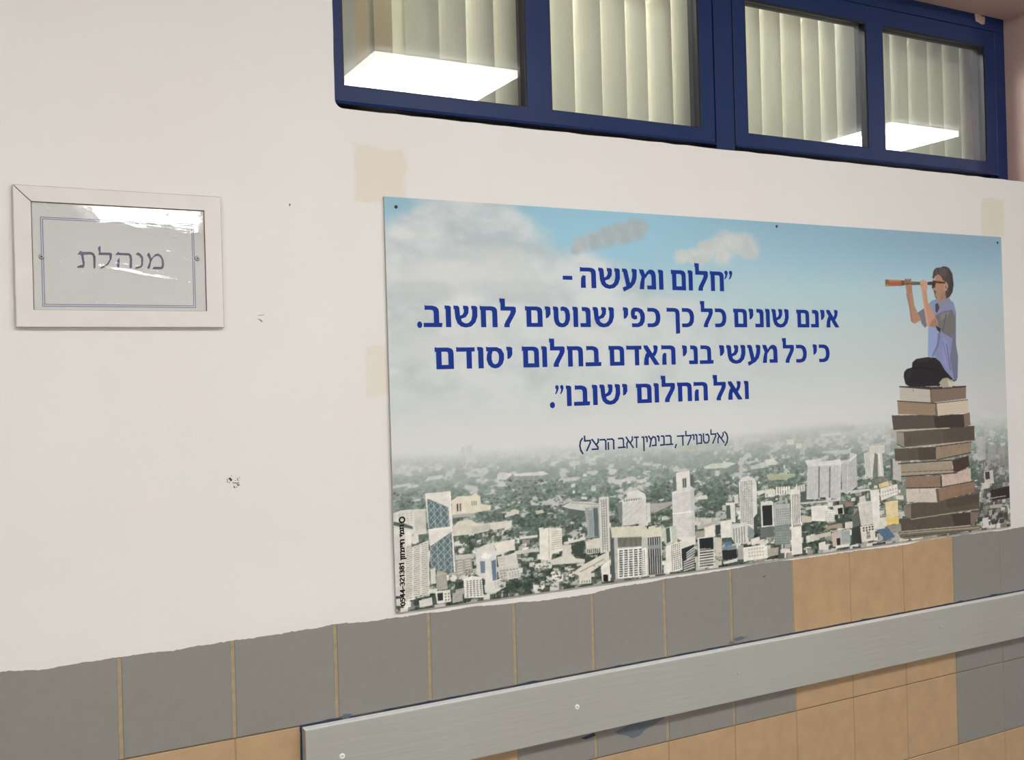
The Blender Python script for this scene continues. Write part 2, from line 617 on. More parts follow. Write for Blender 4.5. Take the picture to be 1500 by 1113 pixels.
ZB = 2.2470                                                      # glass openings
ZT = 2.608
ZS0, ZS1 = 2.2085, 2.6585                                        # sash outer edges
p1 = (mx(500, 0, 503, 122, YW), mx(768.7, 0, 772.6, 159, YW))
p2 = (mx(804.8, 0, 808.5, 162, YW), mx(1022.3, 0, 1027.6, 189, YW))
p3 = (mx(1090.5, 1, 1096.7, 195.6, YW), mx(1267, 32, 1274.6, 215.8, YW))
p4 = (mx(1292.2, 39, 1298, 218.3, YW), mx(1441.9, 63, 1446.4, 235, YW))
s1 = (HX0 + 0.001, mx(1041.5, 0, 1048.7, 208.8, YW))
post = (mx(1043.2, 0, 1050.2, 208.8, YW), mx(1070.6, 0, 1076.6, 218, YW))
s2 = (mx(1072.3, 0, 1078.2, 218, YW), mx(1457, 47, 1461, 240, YW))
# fixed outer frame with the middle post
b = bmesh.new()
add_plate(b, rect(HX0, HX1, HZ0, HZ1), [rect(HX0 + 0.02, post[0], HZ0 + 0.03, HZ1 - 0.032), rect(post[1], s2[1] - 0.02, HZ0 + 0.03, HZ1 - 0.032)], YW + 0.012, YW + 0.075, 0, 1)
wpart('window_frame', b, [M_BLUE, M_INNER], 0.0015)
b = bmesh.new()
add_box(b, HX0 + 0.0, HX1, YW + 0.001, YW + 0.0125, ZS1 + 0.002, HZ1, 0, 0.001)
add_box(b, s2[1] + 0.002, HX1, YW + 0.001, YW + 0.0125, HZ0, ZS1 + 0.0015, 0, 0.001)
add_box(b, post[0], post[1], YW - 0.001, YW + 0.0125, HZ0 + 0.0015, ZS1 + 0.0015, 0, 0.001)
wpart('window_trim', b, M_BLUE)
b = bmesh.new()                                                   # black strip standing in for shade and dirt in the groove under the sashes
for (a, c) in (s1, s2):
    add_box(b, a, c, YW + 0.004, YW + 0.0125, HZ0 + 0.002, HZ0 + 0.042, 0, 0.001)
    add_box(b, a, c, YW + 0.001, YW + 0.0045, HZ0 + 0.038, HZ0 + 0.041, 0)
wpart('groove_shade', b, M_BLACK)
for (sx, holes) in ((s1, (p1, p2)), (s2, (p3, p4))):
    b = bmesh.new()
    add_plate(b, rect(sx[0], sx[1], ZS0, ZS1), [rect(h[0], h[1], ZB, ZT) for h in holes], YW, YW + 0.045, 0, 1)
    # drip lip along the lower edge
    v = [(sx[0], YW, ZS0 + 0.006), (sx[1], YW, ZS0 + 0.006), (sx[1], YW - 0.006, ZS0 - 0.002), (sx[0], YW - 0.006, ZS0 - 0.002), (sx[0], YW + 0.01, ZS0 - 0.002), (sx[1], YW + 0.01, ZS0 - 0.002)]
    v = [b.verts.new(q) for q in v]
    b.faces.new([v[3], v[2], v[1], v[0]]); b.faces.new([v[4], v[5], v[2], v[3]])
    wpart('window_sash', b, [M_BLUE, M_INNER], 0.0012)
for h in (p1, p2, p3, p4):
    b = bmesh.new()
    e = 0.0045
    add_plate(b, rect(h[0] - 0.0005, h[1] + 0.0005, ZB - 0.0005, ZT + 0.0005), [rect(h[0] + 0.0025, h[1] - e, ZB + 0.002, ZT - e)], YW + 0.002, YW + 0.0125)
    wpart('gasket', b, M_BLACK)
    b = bmesh.new()
    for f in add_box(b, h[0] + 0.0004, h[1] - 0.0004, YW + 0.0125, YW + 0.0165, ZB + 0.0004, ZT - 0.0004, 1):
        if f.normal.y < -0.5 or f.calc_center_median().y < YW + 0.013:
            f.material_index = 0
    wpart('window_pane', b, [M_GLASS, M_GLASS_BACK])

# torn tape on the outer frame
b = bmesh.new()
tp = zpx(1330, 0, 8.56, [(838, 172), (880, 165), (925, 200), (968, 215), (962, 300), (930, 308), (890, 280), (852, 262)], YW)
add_plate(b, tp, [], YW + 0.0002, YW + 0.001)
o = obj('tape_scrap', b, M_TAPE)
o['label'] = 'small torn scrap of beige tape on the upper right corner of the blue window frame'
o['category'] = 'tape'

# ------------------------------------------------------------------ vertical blind
YB = 0.245
blind = thing('vertical_blind', 'cream vertical blind with tall fabric slats behind the blue framed window', 'blind', (1.8, YB + 0.03, 1.30))
SL = [(484, 521.8, 12), (538.8, 549.3, 70), (576, 594.8, 60), (604, 644.5, 14), (645.8, 684, 12), (692.8, 724.5, 16), (729.5, 763, 14),
      (769, 800, 14), (808, 841, 14), (849, 881, 13), (883, 917, 13), (919.6, 948, 14), (954, 984.5, 14), (985.6, 1013, 14), (1018, 1050, 14),
      (1054, 1088, 14), (1090.5, 1114, 14), (1115, 1144, 13), (1145, 1174, 13), (1175, 1200, 15), (1204, 1224, 16), (1232.5, 1259, 14), (1264, 1290, 14),
      (1293, 1304, 16), (1311, 1329, 16), (1336, 1358, 15), (1360, 1380, 16), (1386.5, 1405, 15), (1409, 1424, 16), (1431, 1447, 16), (1453, 1470, 15)]
for k, (a, c, ang) in enumerate(SL):
    xa, xc = at(a, 90, YB).x, at(c, 90, YB).x
    w = 0.089
    b = bmesh.new()
    t = R(ang)
    if ang > 40:                                      # turned slats: seen nearly edge on
        w_vis = xc - xa
        t = math.acos(min(1.0, w_vis / w) * 0.9)
    vis = xc - xa
    if ang <= 40:
        w = vis / math.cos(t) + 0.012
    nseg = 8
    fr, bk = [], []
    for i in range(nseg + 1):
        s = i / nseg
        if ang > 40:
            xd = xa * (YB + 0.084 - CAM.y) / (YB - CAM.y)
            lx = xd + s * (xc - xd)
            ly = YB + 0.084 * (1 - s)
        else:                                         # left edge set back behind its neighbour
            lx = xc - (1 - s) * w * math.cos(t)
            ly = YB + (1 - s) * w * math.sin(t) - 0.005 * 4 * s * (1 - s)
        fr.append((lx, ly)); bk.append((lx, ly + 0.0006))
    for lst, flip in ((fr, False), (bk, True)):
        for i in range(nseg):
            (x0, y0), (x1, y1) = lst[i], lst[i + 1]
            q = [(x0, y0, 1.32), (x1, y1, 1.32), (x1, y1, 2.93), (x0, y0, 2.93)]
            if flip:
                q = q[::-1]
            b.faces.new([b.verts.new(p) for p in q])
    o = put(obj('slat', b, M_SLAT, smooth=True), blind)
b = bmesh.new()
add_box(b, 0.35, 3.9, YB - 0.02, YB + 0.07, 2.93, 2.98, 0, 0.004)
put(obj('head_rail', b, M_LAMP_FRAME), blind)

# ------------------------------------------------------------------ name sign
Y_S = -0.010
sg = [at(*p, Y_S) for p in ((22, 272), (324, 288), (326, 478), (22, 479))]
si = [at(*p, Y_S) for p in ((46, 295), (301, 307.5), (302, 455.5), (48, 454))]
SX0, SX1 = (sg[0].x + sg[3].x) / 2, (sg[1].x + sg[2].x) / 2
SZ0, SZ1 = (sg[2].z + sg[3].z) / 2, (sg[0].z + sg[1].z) / 2
IX0, IX1 = (si[0].x + si[3].x) / 2, (si[1].x + si[2].x) / 2
IZ0, IZ1 = (si[2].z + si[3].z) / 2, (si[0].z + si[1].z) / 2
sign = thing('name_sign', 'small white wood framed sign with one blue Hebrew word behind shiny plastic', 'sign', ((SX0 + SX1) / 2, 0, (SZ0 + SZ1) / 2))
O4 = [(SX0, SZ0), (SX1, SZ0), (SX1, SZ1), (SX0, SZ1)]
I4 = [(IX0, IZ0), (IX1, IZ0), (IX1, IZ1), (IX0, IZ1)]
for k in range(4):
    j = (k + 1) % 4
    g = 0.0011 if k in (2, 3) else 0.0           # open mitre at the upper left corner
    quad = [Vector((O4[k][0], O4[k][1])), Vector((O4[j][0], O4[j][1])), Vector((I4[j][0], I4[j][1])), Vector((I4[k][0], I4[k][1]))]
    along = (quad[1] - quad[0]).normalized()
    if k == 2:
        quad[1] = quad[1] - along * g; quad[2] = quad[2] - along * g
    if k == 3:
        quad[0] = quad[0] + along * g; quad[3] = quad[3] + along * g
    b = bmesh.new()
    add_plate(b, [(q.x, q.y) for q in quad], [], Y_S, -0.0005)
    o = put(obj('frame_rail', b, M_SIGN_FRAME), sign)
b = bmesh.new()                                       # dark bare edge around the opening and in the open mitre
add_plate(b, rect(IX0 - 0.002, IX1 + 0.002, IZ0 - 0.0005, IZ1 + 0.0015), [rect(IX0 + 0.0014, IX1 - 0.0012, IZ0 + 0.0006, IZ1 - 0.0012)], Y_S + 0.0018, -0.002)
dv = Vector((IX0 - SX0, IZ1 - SZ1)).normalized()
pv = Vector((-dv.y, dv.x)) * 0.0035
q0, q1 = Vector((SX0, SZ1)) + dv * 0.004, Vector((IX0, IZ1))
add_plate(b, [tuple(q0 - pv), tuple(q1 - pv), tuple(q1 + pv), tuple(q0 + pv)], [], Y_S + 0.0022, -0.002)
put(obj('wood_edge', b, M_SIGN_EDGE), sign)
b = bmesh.new()                                       # thin grey seam where the frame meets the wall
add_plate(b, rect(SX0 - 0.0014, SX1 + 0.0016, SZ0 - 0.0008, SZ1 + 0.0014), [rect(SX0 + 0.001, SX1 - 0.001, SZ0 + 0.001, SZ1 - 0.001)], Y_S + 0.0006, -0.0008)
put(obj('frame_seam', b, M_SEAM), sign)
Y_P = Y_S + 0.0035
b = bmesh.new()
add_plate(b, rect(IX0, IX1, IZ0, IZ1), [], Y_P, -0.0012)
paper = put(obj('paper', b, M_PAPER), sign)


def spx(ox, oy, s, pts, Y):
    return zpx(ox, oy, s, pts, Y)


# double border line
b = bmesh.new()
bo = [at(*p, Y_P) for p in ((58.8, 317.7), (285.8, 327.6), (285, 450), (62, 449.7))]
bx0, bx1, bz0, bz1 = (bo[0].x + bo[3].x) / 2, (bo[1].x + bo[2].x) / 2, (bo[2].z + bo[3].z) / 2, (bo[0].z + bo[1].z) / 2
for k, d in enumerate((0.0, 0.0031)):
    w = 0.0013
    add_plate(b, rect(bx0 + d, bx1 - d, bz0 + d, bz1 - d), [rect(bx0 + d + w, bx1 - d - w, bz0 + d + w, bz1 - d - w)], Y_P - 0.0003, Y_P)
put(obj('border_line', b, M_INK_LINE), paper)
o = b = None
SIGN_GLYPHS = [
    [(85, 232), (135, 175), (155, 195), (290, 195), (335, 215), (362, 265), (362, 425), (345, 455), (330, 440), (325, 280), (310, 245), (280, 235), (180, 240), (190, 330), (200, 350), (192, 420), (175, 437), (80, 437), (85, 415), (140, 392), (160, 395), (165, 370), (140, 240)],
    [(392, 145), (425, 100), (440, 130), (437, 205), (590, 208), (612, 225), (605, 300), (560, 385), (500, 430), (430, 455), (440, 430), (530, 380), (575, 310), (570, 245), (405, 243), (412, 190)],
    [(655, 245), (705, 190), (720, 210), (870, 215), (905, 245), (917, 300), (915, 430), (890, 445), (875, 430), (880, 300), (865, 250), (690, 242)],
    [(690, 330), (720, 280), (728, 320), (722, 420), (700, 445), (685, 420)],
    [(970, 235), (1000, 200), (1045, 225), (1080, 270), (1085, 310), (1078, 410), (1050, 435), (955, 460), (975, 425), (1045, 405), (1055, 370), (1050, 290), (1020, 255)],
    [(1140, 245), (1165, 200), (1190, 240), (1205, 290), (1230, 270), (1260, 235), (1310, 218), (1360, 250), (1390, 310), (1400, 380), (1390, 440), (1360, 460), (1220, 460), (1245, 420), (1360, 425), (1368, 390), (1360, 310), (1330, 265), (1290, 255), (1240, 280), (1205, 345), (1185, 440), (1145, 460), (1150, 420), (1180, 350), (1175, 300)]]
b = bmesh.new()
for gph in SIGN_GLYPHS:
    pts = spx(105, 350, 10.345, gph, Y_P)
    add_plate(b, pts[::-1], [], Y_P - 0.0003, Y_P)
put(obj('lettering', b, M_INK), paper)
# plastic sleeve: buckled clear film
b = bmesh.new()
nx, nz = 150, 96
fx0, fx1, fz0, fz1 = IX0 + 0.003, IX1 - 0.002, IZ0 + 0.003, IZ1 - 0.002
grid = []
sn = np.random.RandomState(5)
waves = [(sn.uniform(10, 40), sn.uniform(40, 130), sn.uniform(0, 6.28), sn.uniform(0.3, 1.0)) for _ in range(8)]
RIDGES = []                                            # creases in the film: ends, height, half width
for (x0, y0, x1, y1, a_, w_) in ((146, 390, 278, 415, 0.75, 3.4), (155, 393, 247, 409, 0.5, 2.2), (225, 351, 252, 360, 0.5, 2.5), (234, 366, 264, 375, 0.6, 2.2),
                                 (224, 342, 258, 347, 0.6, 2.6), (242, 373, 284, 383, 0.5, 2.4), (130, 443.5, 178, 446, 0.5, 2.0), (215, 330, 285, 340, 0.8, 3.0),
                                 (88, 386, 94, 396, 0.5, 2.2), (158, 340, 172, 341, 0.4, 1.6), (250, 357, 292, 362, 0.5, 2.0), (120, 322, 128, 338, 0.4, 1.8), (262, 345, 285, 342, 0.6, 2.2),
                                 (232, 347, 246, 351, 0.5, 1.6), (246, 369, 268, 371, 0.5, 1.8), (252, 378, 280, 388, 0.5, 1.8), (170, 386, 210, 392, 0.45, 1.8), (185, 398, 240, 412, 0.6, 2.6),
                                 (205, 404, 262, 416, 0.5, 2.2), (222, 336, 268, 352, 0.55, 2.0), (180, 333, 232, 345, 0.5, 2.4), (120, 400, 160, 398, 0.35, 1.8), (275, 430, 290, 440, 0.4, 1.8), (118, 328, 124, 345, 0.4, 1.6), (262, 358, 284, 372, 0.45, 1.8), (78, 385, 84, 387, 0.5, 1.8), (212, 395, 250, 402, 0.45, 1.8)):
    p0, p1_ = at(x0, y0, Y_P), at(x1, y1, Y_P)
    RIDGES.append((p0.x, p0.z, p1_.x, p1_.z, a_ * 0.001, w_ * 0.001))
nx, nz = 240, 150
for j in range(nz + 1):
    v_ = j / nz
    row = []
    for i in range(nx + 1):
        u_ = i / nx
        px_, pz_ = fx0 + u_ * (fx1 - fx0), fz0 + v_ * (fz1 - fz0)
        edge_f = min(1.0, min(u_, 1 - u_) * 9, min(v_, 1 - v_) * 10)
        # loose upper part hangs forward like a shallow awning, deeper towards the right
        dep = 0.022 + 0.020 * u_ + 0.003 * math.sin(u_ * 23)
        s_ = fz1 - pz_
        amp = min(1.0, max(0.0, (u_ - 0.20) / 0.16)) * min(1.0, (1.0 - u_) / 0.04)
        if s_ < dep:
            h = 0.143 * s_
        else:
            h = 0.143 * dep * max(0.0, 1 - (s_ - dep) / 0.05) ** 2
        h *= amp
        for (ax, az, bx, bz, a_, w_) in RIDGES:
            dx, dz = bx - ax, bz - az
            L2 = dx * dx + dz * dz
            t_ = max(0.0, min(1.0, ((px_ - ax) * dx + (pz_ - az) * dz) / L2))
            d2 = (px_ - ax - t_ * dx) ** 2 + (pz_ - az - t_ * dz) ** 2
            if d2 < 9 * w_ * w_:
                h += a_ * math.exp(-d2 / (w_ * w_)) * (0.7 + 0.3 * math.sin(t_ * 17 + ax * 900))
        wv = sum(a * math.sin(kx * u_ * 0.30 + kz * (v_ + 0.28 * u_ * u_) * 0.19 + ph) for kx, kz, ph, a in waves)
        h += 0.00010 * wv * (0.2 + 0.9 * max(0, u_ - 0.25)) * edge_f
        row.append(b.verts.new((px_, Y_P - 0.0009 - max(h, -0.0004), pz_)))
    grid.append(row)
for j in range(nz):
    for i in range(nx):
        b.faces.new([grid[j][i], grid[j][i + 1], grid[j + 1][i + 1], grid[j + 1][i]])
M_FILM, fnt, fgl, flw = glass_mat('clear plastic film', 0.15, 4.0, 0.09, (0.985, 0.985, 0.98, 1))
fn = noise(fnt, 55.0, 5.0, 0.65)
bmp = fnt.nodes.new('ShaderNodeBump')
bmp.inputs['Strength'].default_value = 0.35
bmp.inputs['Distance'].default_value = 0.004
ln(fnt, fn.outputs['Fac'], bmp.inputs['Height'])
ln(fnt, bmp.outputs[0], fgl.inputs['Normal'])
put(obj('plastic_cover', b, M_FILM, smooth=True), sign)
for (px, py) in ((60.5, 376), (288.5, 378.5)):
    p = at(px, py, Y_P)
    b = bmesh.new()
    add_screw(b, p.x, Y_P - 0.0008, p.z, 0.0048, 0.0022)
    put(obj('screw', b, [M_SCREW, M_SCREW_DARK], smooth=True), sign)

# ------------------------------------------------------------------ poster
PZ_T, PZ_B = 1.9872, 1.1412
PT = 0.005                                        # board thickness
Y0T, Y0B = -0.0060, -0.0095                       # face of the board at its top and bottom: it leans on the tiles
PSL = (Y0T - Y0B) / (PZ_T - PZ_B)


def pat(px, py):
    return at(px, py, Y0T, PSL, PZ_T)


pc = [pat(*p) for p in ((565, 288), (1465, 347), (1482, 772.5), (578, 895.3))]
PX0 = (pc[0].x + pc[3].x) / 2
PX1 = (pc[1].x + pc[2].x) / 2
PZ1 = (pc[0].z + pc[1].z) / 2
PZ0 = (pc[2].z + pc[3].z) / 2


def yface(z):
    return Y0T + PSL * (z - PZ_T)


poster = thing('poster', 'wide poster of a boy on stacked books above a city, with blue Hebrew text', 'poster', ((PX0 + PX1) / 2, 0, (PZ0 + PZ1) / 2))
b = bmesh.new()
vv = []
for (dx, dz) in ((0, 0), (1, 0), (1, 1), (0, 1)):
    xx, zz = PX0 + dx * (PX1 - PX0), PZ0 + dz * (PZ1 - PZ0)
    vv.append((b.verts.new((xx, yface(zz) + 0.0004, zz)), b.verts.new((xx, yface(zz) + PT, zz))))
b.faces.new([q[0] for q in vv]); b.faces.new([q[1] for q in vv][::-1])
for k in range(4):
    j = (k + 1) % 4
    b.faces.new([vv[k][0], vv[k][1], vv[j][1], vv[j][0]])
bmesh.ops.recalc_face_normals(b, faces=b.faces[:])
put(obj('board', b, M_BOARD_EDGE), poster)

# ---- the printed picture: colours laid on a fine grid over the face of the board
NU, NV, SS = 1240, 560, 2
GU, GV = NU * SS, NV * SS
KP = np.array((1.16, 1.16, 1.21), dtype=np.float32)                                          # print colour per photo colour (white wall = 0.80)


def lin(c):
    c = np.asarray(c, dtype=np.float32) / 255.0
    return np.where(c <= 0.04045, c / 12.92, ((c + 0.055) / 1.055) ** 2.4)


def proj(X, Y, Z):
    d0, d1, d2 = X - CAM.x, Y - CAM.y, Z - CAM.z
    w = d0 * fwd.x + d1 * fwd.y + d2 * fwd.z
    return (750 + FPX * (d0 * rgt.x + d1 * rgt.y + d2 * rgt.z) / w, 556.5 - FPX * (d0 * upv.x + d1 * upv.y + d2 * upv.z) / w)


gu = (np.arange(GU) + 0.5) / GU
gv = (np.arange(GV) + 0.5) / GV                    # from the top down
UU, VV = np.meshgrid(gu.astype(np.float32), gv.astype(np.float32))
WX = PX0 + UU * (PX1 - PX0)
WZ = PZ1 + VV * (PZ0 - PZ1)
QX, QY = proj(WX, yface(WZ), WZ)
QX = QX.astype(np.float32); QY = QY.astype(np.float32)


def vnoise(sx, sy, seed):
    """smooth value noise with cells of sx by sy (fractions of the sheet's height)"""
    asp = (PX1 - PX0) / (PZ1 - PZ0)
    fx, fy = UU * asp / sx, VV / sy
    nx_, ny_ = int(asp / sx) + 3, int(1 / sy) + 3
    t = np.random.RandomState(seed).rand(ny_, nx_).astype(np.float32)
    ix, iy = fx.astype(int), fy.astype(int)
    ax, ay = fx - ix, fy - iy
    ax = ax * ax * (3 - 2 * ax); ay = ay * ay * (3 - 2 * ay)
    return (t[iy, ix] * (1 - ax) + t[iy, ix + 1] * ax) * (1 - ay) + (t[iy + 1, ix] * (1 - ax) + t[iy + 1, ix + 1] * ax) * ay


def fbm(sx, sy, seed, octaves=4, gain=0.55):
    a, o, s = 1.0, 0.0, 0.0
    for k in range(octaves):
        o = o + a * vnoise(sx / 2 ** k, sy / 2 ** k, seed + k)
        s += a; a *= gain
    return o / s


def sm(a, b, x):
    t = np.clip((x - a) / (b - a), 0, 1)
    return t * t * (3 - 2 * t)


def grad(val, stops):
    p = [s[0] for s in stops]
    return np.stack([np.interp(val, p, [s[1][k] for s in stops]) for k in range(3)], -1).astype(np.float32)


def blend(img, col, a):
    return img + (np.asarray(col, dtype=np.float32) - img) * a[..., None]


# sky
n1, n2, n3 = fbm(0.28, 0.18, 1), fbm(0.10, 0.06, 9), fbm(0.45, 0.10, 21)
img = grad(VV, [(0, (139, 176, 190)), (0.10, (152, 188, 200)), (0.2, (170, 196, 200)), (0.33, (184, 198, 196)), (0.45, (192, 200, 196)),
                (0.55, (203, 206, 200)), (0.60, (205, 207, 201)), (1, (205, 207, 201))])
img = blend(img, (146, 190, 206), 0.75 * sm(120, 0, np.hypot((QX - 880) * 0.45, (QY - 335))) * sm(720, 790, QX))
img = blend(img, (135, 160, 176), 0.7 * sm(1000, 1460, QX) * sm(430, 330, QY))
img = blend(img, (176, 178, 180), 0.35 * sm(1250, 1480, QX) * sm(350, 480, QY))
yb = np.interp(QX, [560, 600, 640, 735, 770, 800, 850, 900, 1000, 1100, 1250, 1480], [330, 300, 270, 285, 318, 345, 362, 385, 418, 470, 560, 640])
cl = sm(-26, 26, QY - yb + (n1 - 0.5) * 90 + (n2 - 0.5) * 40)
cl *= sm(-18, 26, np.hypot(QX - 566, (QY - 290) * 0.9) - 22 + (n2 - 0.5) * 30)
n8 = fbm(0.06, 0.03, 131, 4)
cn = np.clip(((n1 - 0.5) * 0.45 + (n2 - 0.5) * 0.4 + (n8 - 0.5) * 0.3) / 0.26 + 0.5, 0, 1)
cc = grad(cn, [(0, (178, 186, 184)), (0.45, (192, 198, 195)), (1, (209, 211, 206))])
cc = np.where((VV > 0.2)[..., None], cc + 0.3 * (np.array((190, 199, 196)) - cc) * sm(0.2, 0.35, VV)[..., None], cc)
fade = cl * sm(0.60, 0.40, VV) * np.interp(QX, [560, 900, 1150, 1300], [0.95, 0.8, 0.25, 0.0])
img = img + (cc - img) * fade[..., None]
# mottled lower clouds at the left
for (cx, cy, rx, ry, col, a) in ((655, 400, 70, 26, (206, 208, 203), 0.8), (735, 395, 60, 30, (203, 206, 202), 0.7), (640, 425, 80, 18, (184, 190, 187), 0.7),
                                 (760, 425, 60, 20, (187, 193, 190), 0.7), (690, 372, 60, 12, (186, 192, 189), 0.5), (650, 510, 90, 22, (203, 205, 201), 0.7),
                                 (880, 495, 60, 16, (203, 206, 202), 0.5), (990, 450, 70, 18, (203, 206, 202), 0.5), (620, 470, 60, 22, (184, 191, 188), 0.5),
                                 (870, 340, 0, 0, (0, 0, 0), 0)):
    if rx:
        d = np.hypot((QX - cx) / rx, (QY - cy) / ry)
        img = blend(img, col, a * sm(1.15, 0.35, d + (n2 - 0.5) * 1.1))
# two small clouds on the blue


def cloud(pts, w, col, col2, seed):
    nn = fbm(0.075, 0.05, seed, 4)
    d = np.full(QX.shape, 9.0, dtype=np.float32)
    for (cx, cy, r) in pts:
        d = np.minimum(d, np.hypot(QX - cx, (QY - cy) * 1.15) / r)
    nf = fbm(0.024, 0.02, seed + 5, 3)
    m = sm(1.5, 0.6, d + (nn - 0.5) * 1.5 + (nf - 0.5) * 0.45)
    c = blend(np.broadcast_to(np.asarray(col, np.float32), img.shape), col2, sm(0.30, 0.70, nn * 0.6 + nf * 0.4))
    return img + (c - img) * (m * w)[..., None]


img = cloud([(852, 358, 12), (870, 352, 14), (890, 346, 15), (910, 341, 16), (928, 337, 15), (938, 335, 10), (845, 364, 9)], 0.9, (158, 170, 171), (177, 180, 176), 41)
img = cloud([(1000, 377, 13), (1018, 376, 15), (1036, 368, 16), (1054, 362, 17), (1070, 356, 18), (1088, 358, 16), (1096, 366, 13), (1060, 375, 16)], 0.92, (186, 191, 187), (201, 202, 196), 51)

# hazy land below the horizon
n4, n5, n6 = fbm(0.16, 0.05, 61, 5), fbm(0.03, 0.014, 71, 4), fbm(0.012, 0.009, 81, 3)
hz = 0.613 + 0.022 * (n3 - 0.5) - 0.02 * sm(950, 1450, QX)
t = VV + 0.02 * (n4 - 0.5)
land = grad(t, [(0.60, (205, 207, 201)), (0.64, (186, 192, 185)), (0.675, (160, 170, 161)), (0.71, (140, 152, 143)), (0.76, (116, 130, 120)), (0.82, (98, 112, 101)), (0.9, (82, 96, 84)), (1, (72, 84, 73))])
n7 = fbm(0.007, 0.005, 91, 2)
land += ((n6 - 0.5) * 60 + (n5 - 0.5) * 44 + (n7 - 0.5) * 62)[..., None] * sm(0.64, 0.80, VV)[..., None]
land = blend(land, (196, 199, 190), 0.75 * sm(0.56, 0.66, n5 + 0.15 * (n4 - 0.5)) * sm(0.60, 0.65, VV) * sm(0.80, 0.70, VV))
land = blend(land, (206, 205, 195), 0.7 * sm(0.60, 0.68, n5) * sm(0.68, 0.75, VV))
land = blend(land, (170, 172, 160), 0.5 * sm(1050, 1300, QX) * sm(0.5, 0.62, n4))
img = blend(img, (0, 0, 0), np.zeros_like(VV))
a = sm(-0.004, 0.03, VV - hz)
img = img + (land - img) * a[..., None]


def fill(pts, col, alpha=1.0):
    """polygon given in photo pixels"""
    global img
    p = []
    for (x, y) in pts:
        w = pat(x, y)
        p.append(((w.x - PX0) / (PX1 - PX0) * GU, (PZ1 - w.z) / (PZ1 - PZ0) * GV))
    x0 = max(0, int(min(q[0] for q in p)) - 1); x1 = min(GU, int(max(q[0] for q in p)) + 2)
    y0 = max(0, int(min(q[1] for q in p)) - 1); y1 = min(GV, int(max(q[1] for q in p)) + 2)
    if x1 <= x0 or y1 <= y0:
        return
    xx, yy = np.meshgrid(np.arange(x0, x1) + 0.5, np.arange(y0, y1) + 0.5)
    ins = np.zeros(xx.shape, dtype=bool)
    n_ = len(p)
    for i in range(n_):
        (ax, ay), (bx, by) = p[i], p[(i + 1) % n_]
        if ay == by:
            continue
        c = (ay > yy) != (by > yy)
        ins ^= c & (xx < (bx - ax) * (yy - ay) / (by - ay) + ax)
    sub = img[y0:y1, x0:x1]
    sub[ins] += (np.asarray(col, dtype=np.float32) - sub[ins]) * alpha


class Z:
    """shapes read off an enlarged crop: origin and scale of that crop"""

    def __init__(s, ox, oy, k):
        s.ox, s.oy, s.k, s.sat = ox, oy, k, 1.0

    def m(s, pts):
        return [(s.ox + x / s.k, s.oy + y / s.k) for x, y in pts]

    def f(s, pts, col, alpha=1.0):
        g = sum(col) / 3.0
        fill(s.m(pts), tuple(g + (c_ - g) * s.sat for c_ in col), alpha)

    def win(s, q, nx, ny, col, fx=0.6, fy=0.6, alpha=1.0):
        """grid of nx by ny panes inside the quad q (top left, top right, bottom right, bottom left)"""
        q = [np.array(v, float) for v in s.m(q)]
        P = lambda u, v: tuple((q[0] * (1 - u) + q[1] * u) * (1 - v) + (q[3] * (1 - u) + q[2] * u) * v)
        for i in range(nx):
            for j in range(ny):
                u0, u1 = (i + 0.5 - fx / 2) / nx, (i + 0.5 + fx / 2) / nx
                v0, v1 = (j + 0.5 - fy / 2) / ny, (j + 0.5 + fy / 2) / ny
                fill([P(u0, v0), P(u1, v0), P(u1, v1), P(u0, v1)], col, alpha)

    def line(s, a, b, w, col, alpha=1.0):
        (ax, ay), (bx, by) = s.m([a, b])
        L = math.hypot(bx - ax, by - ay) or 1
        nx_, ny_ = -(by - ay) / L * w / 2, (bx - ax) / L * w / 2
        fill([(ax + nx_, ay + ny_), (bx + nx_, by + ny_), (bx - nx_, by - ny_), (ax - nx_, ay - ny_)], col, alpha)

    def trees(s, x0, y0, x1, y1, seed, n=60, r=9):
        rg = random.Random(seed)
        for _ in range(n):
            cx, cy = rg.uniform(x0, x1), rg.uniform(y0, y1)
            rr = r * rg.uniform(0.5, 1.3)
            g = rg.uniform(0.65, 1.15)
            pts = [(cx + rr * s.k / 4 * rg.uniform(0.7, 1.2) * math.cos(t_), cy + rr * s.k / 4 * 0.7 * rg.uniform(0.7, 1.2) * math.sin(t_)) for t_ in [2 * math.pi * q / 9 for q in range(9)]]
            q_ = s.m([(cx, cy)])[0]
            v_ = min(1.0, max(0.0, (q_[1] - 690) / 150))
            s.f(pts, ((104 - 42 * v_) * g, (118 - 42 * v_) * g, (106 - 46 * v_) * g), 0.55)


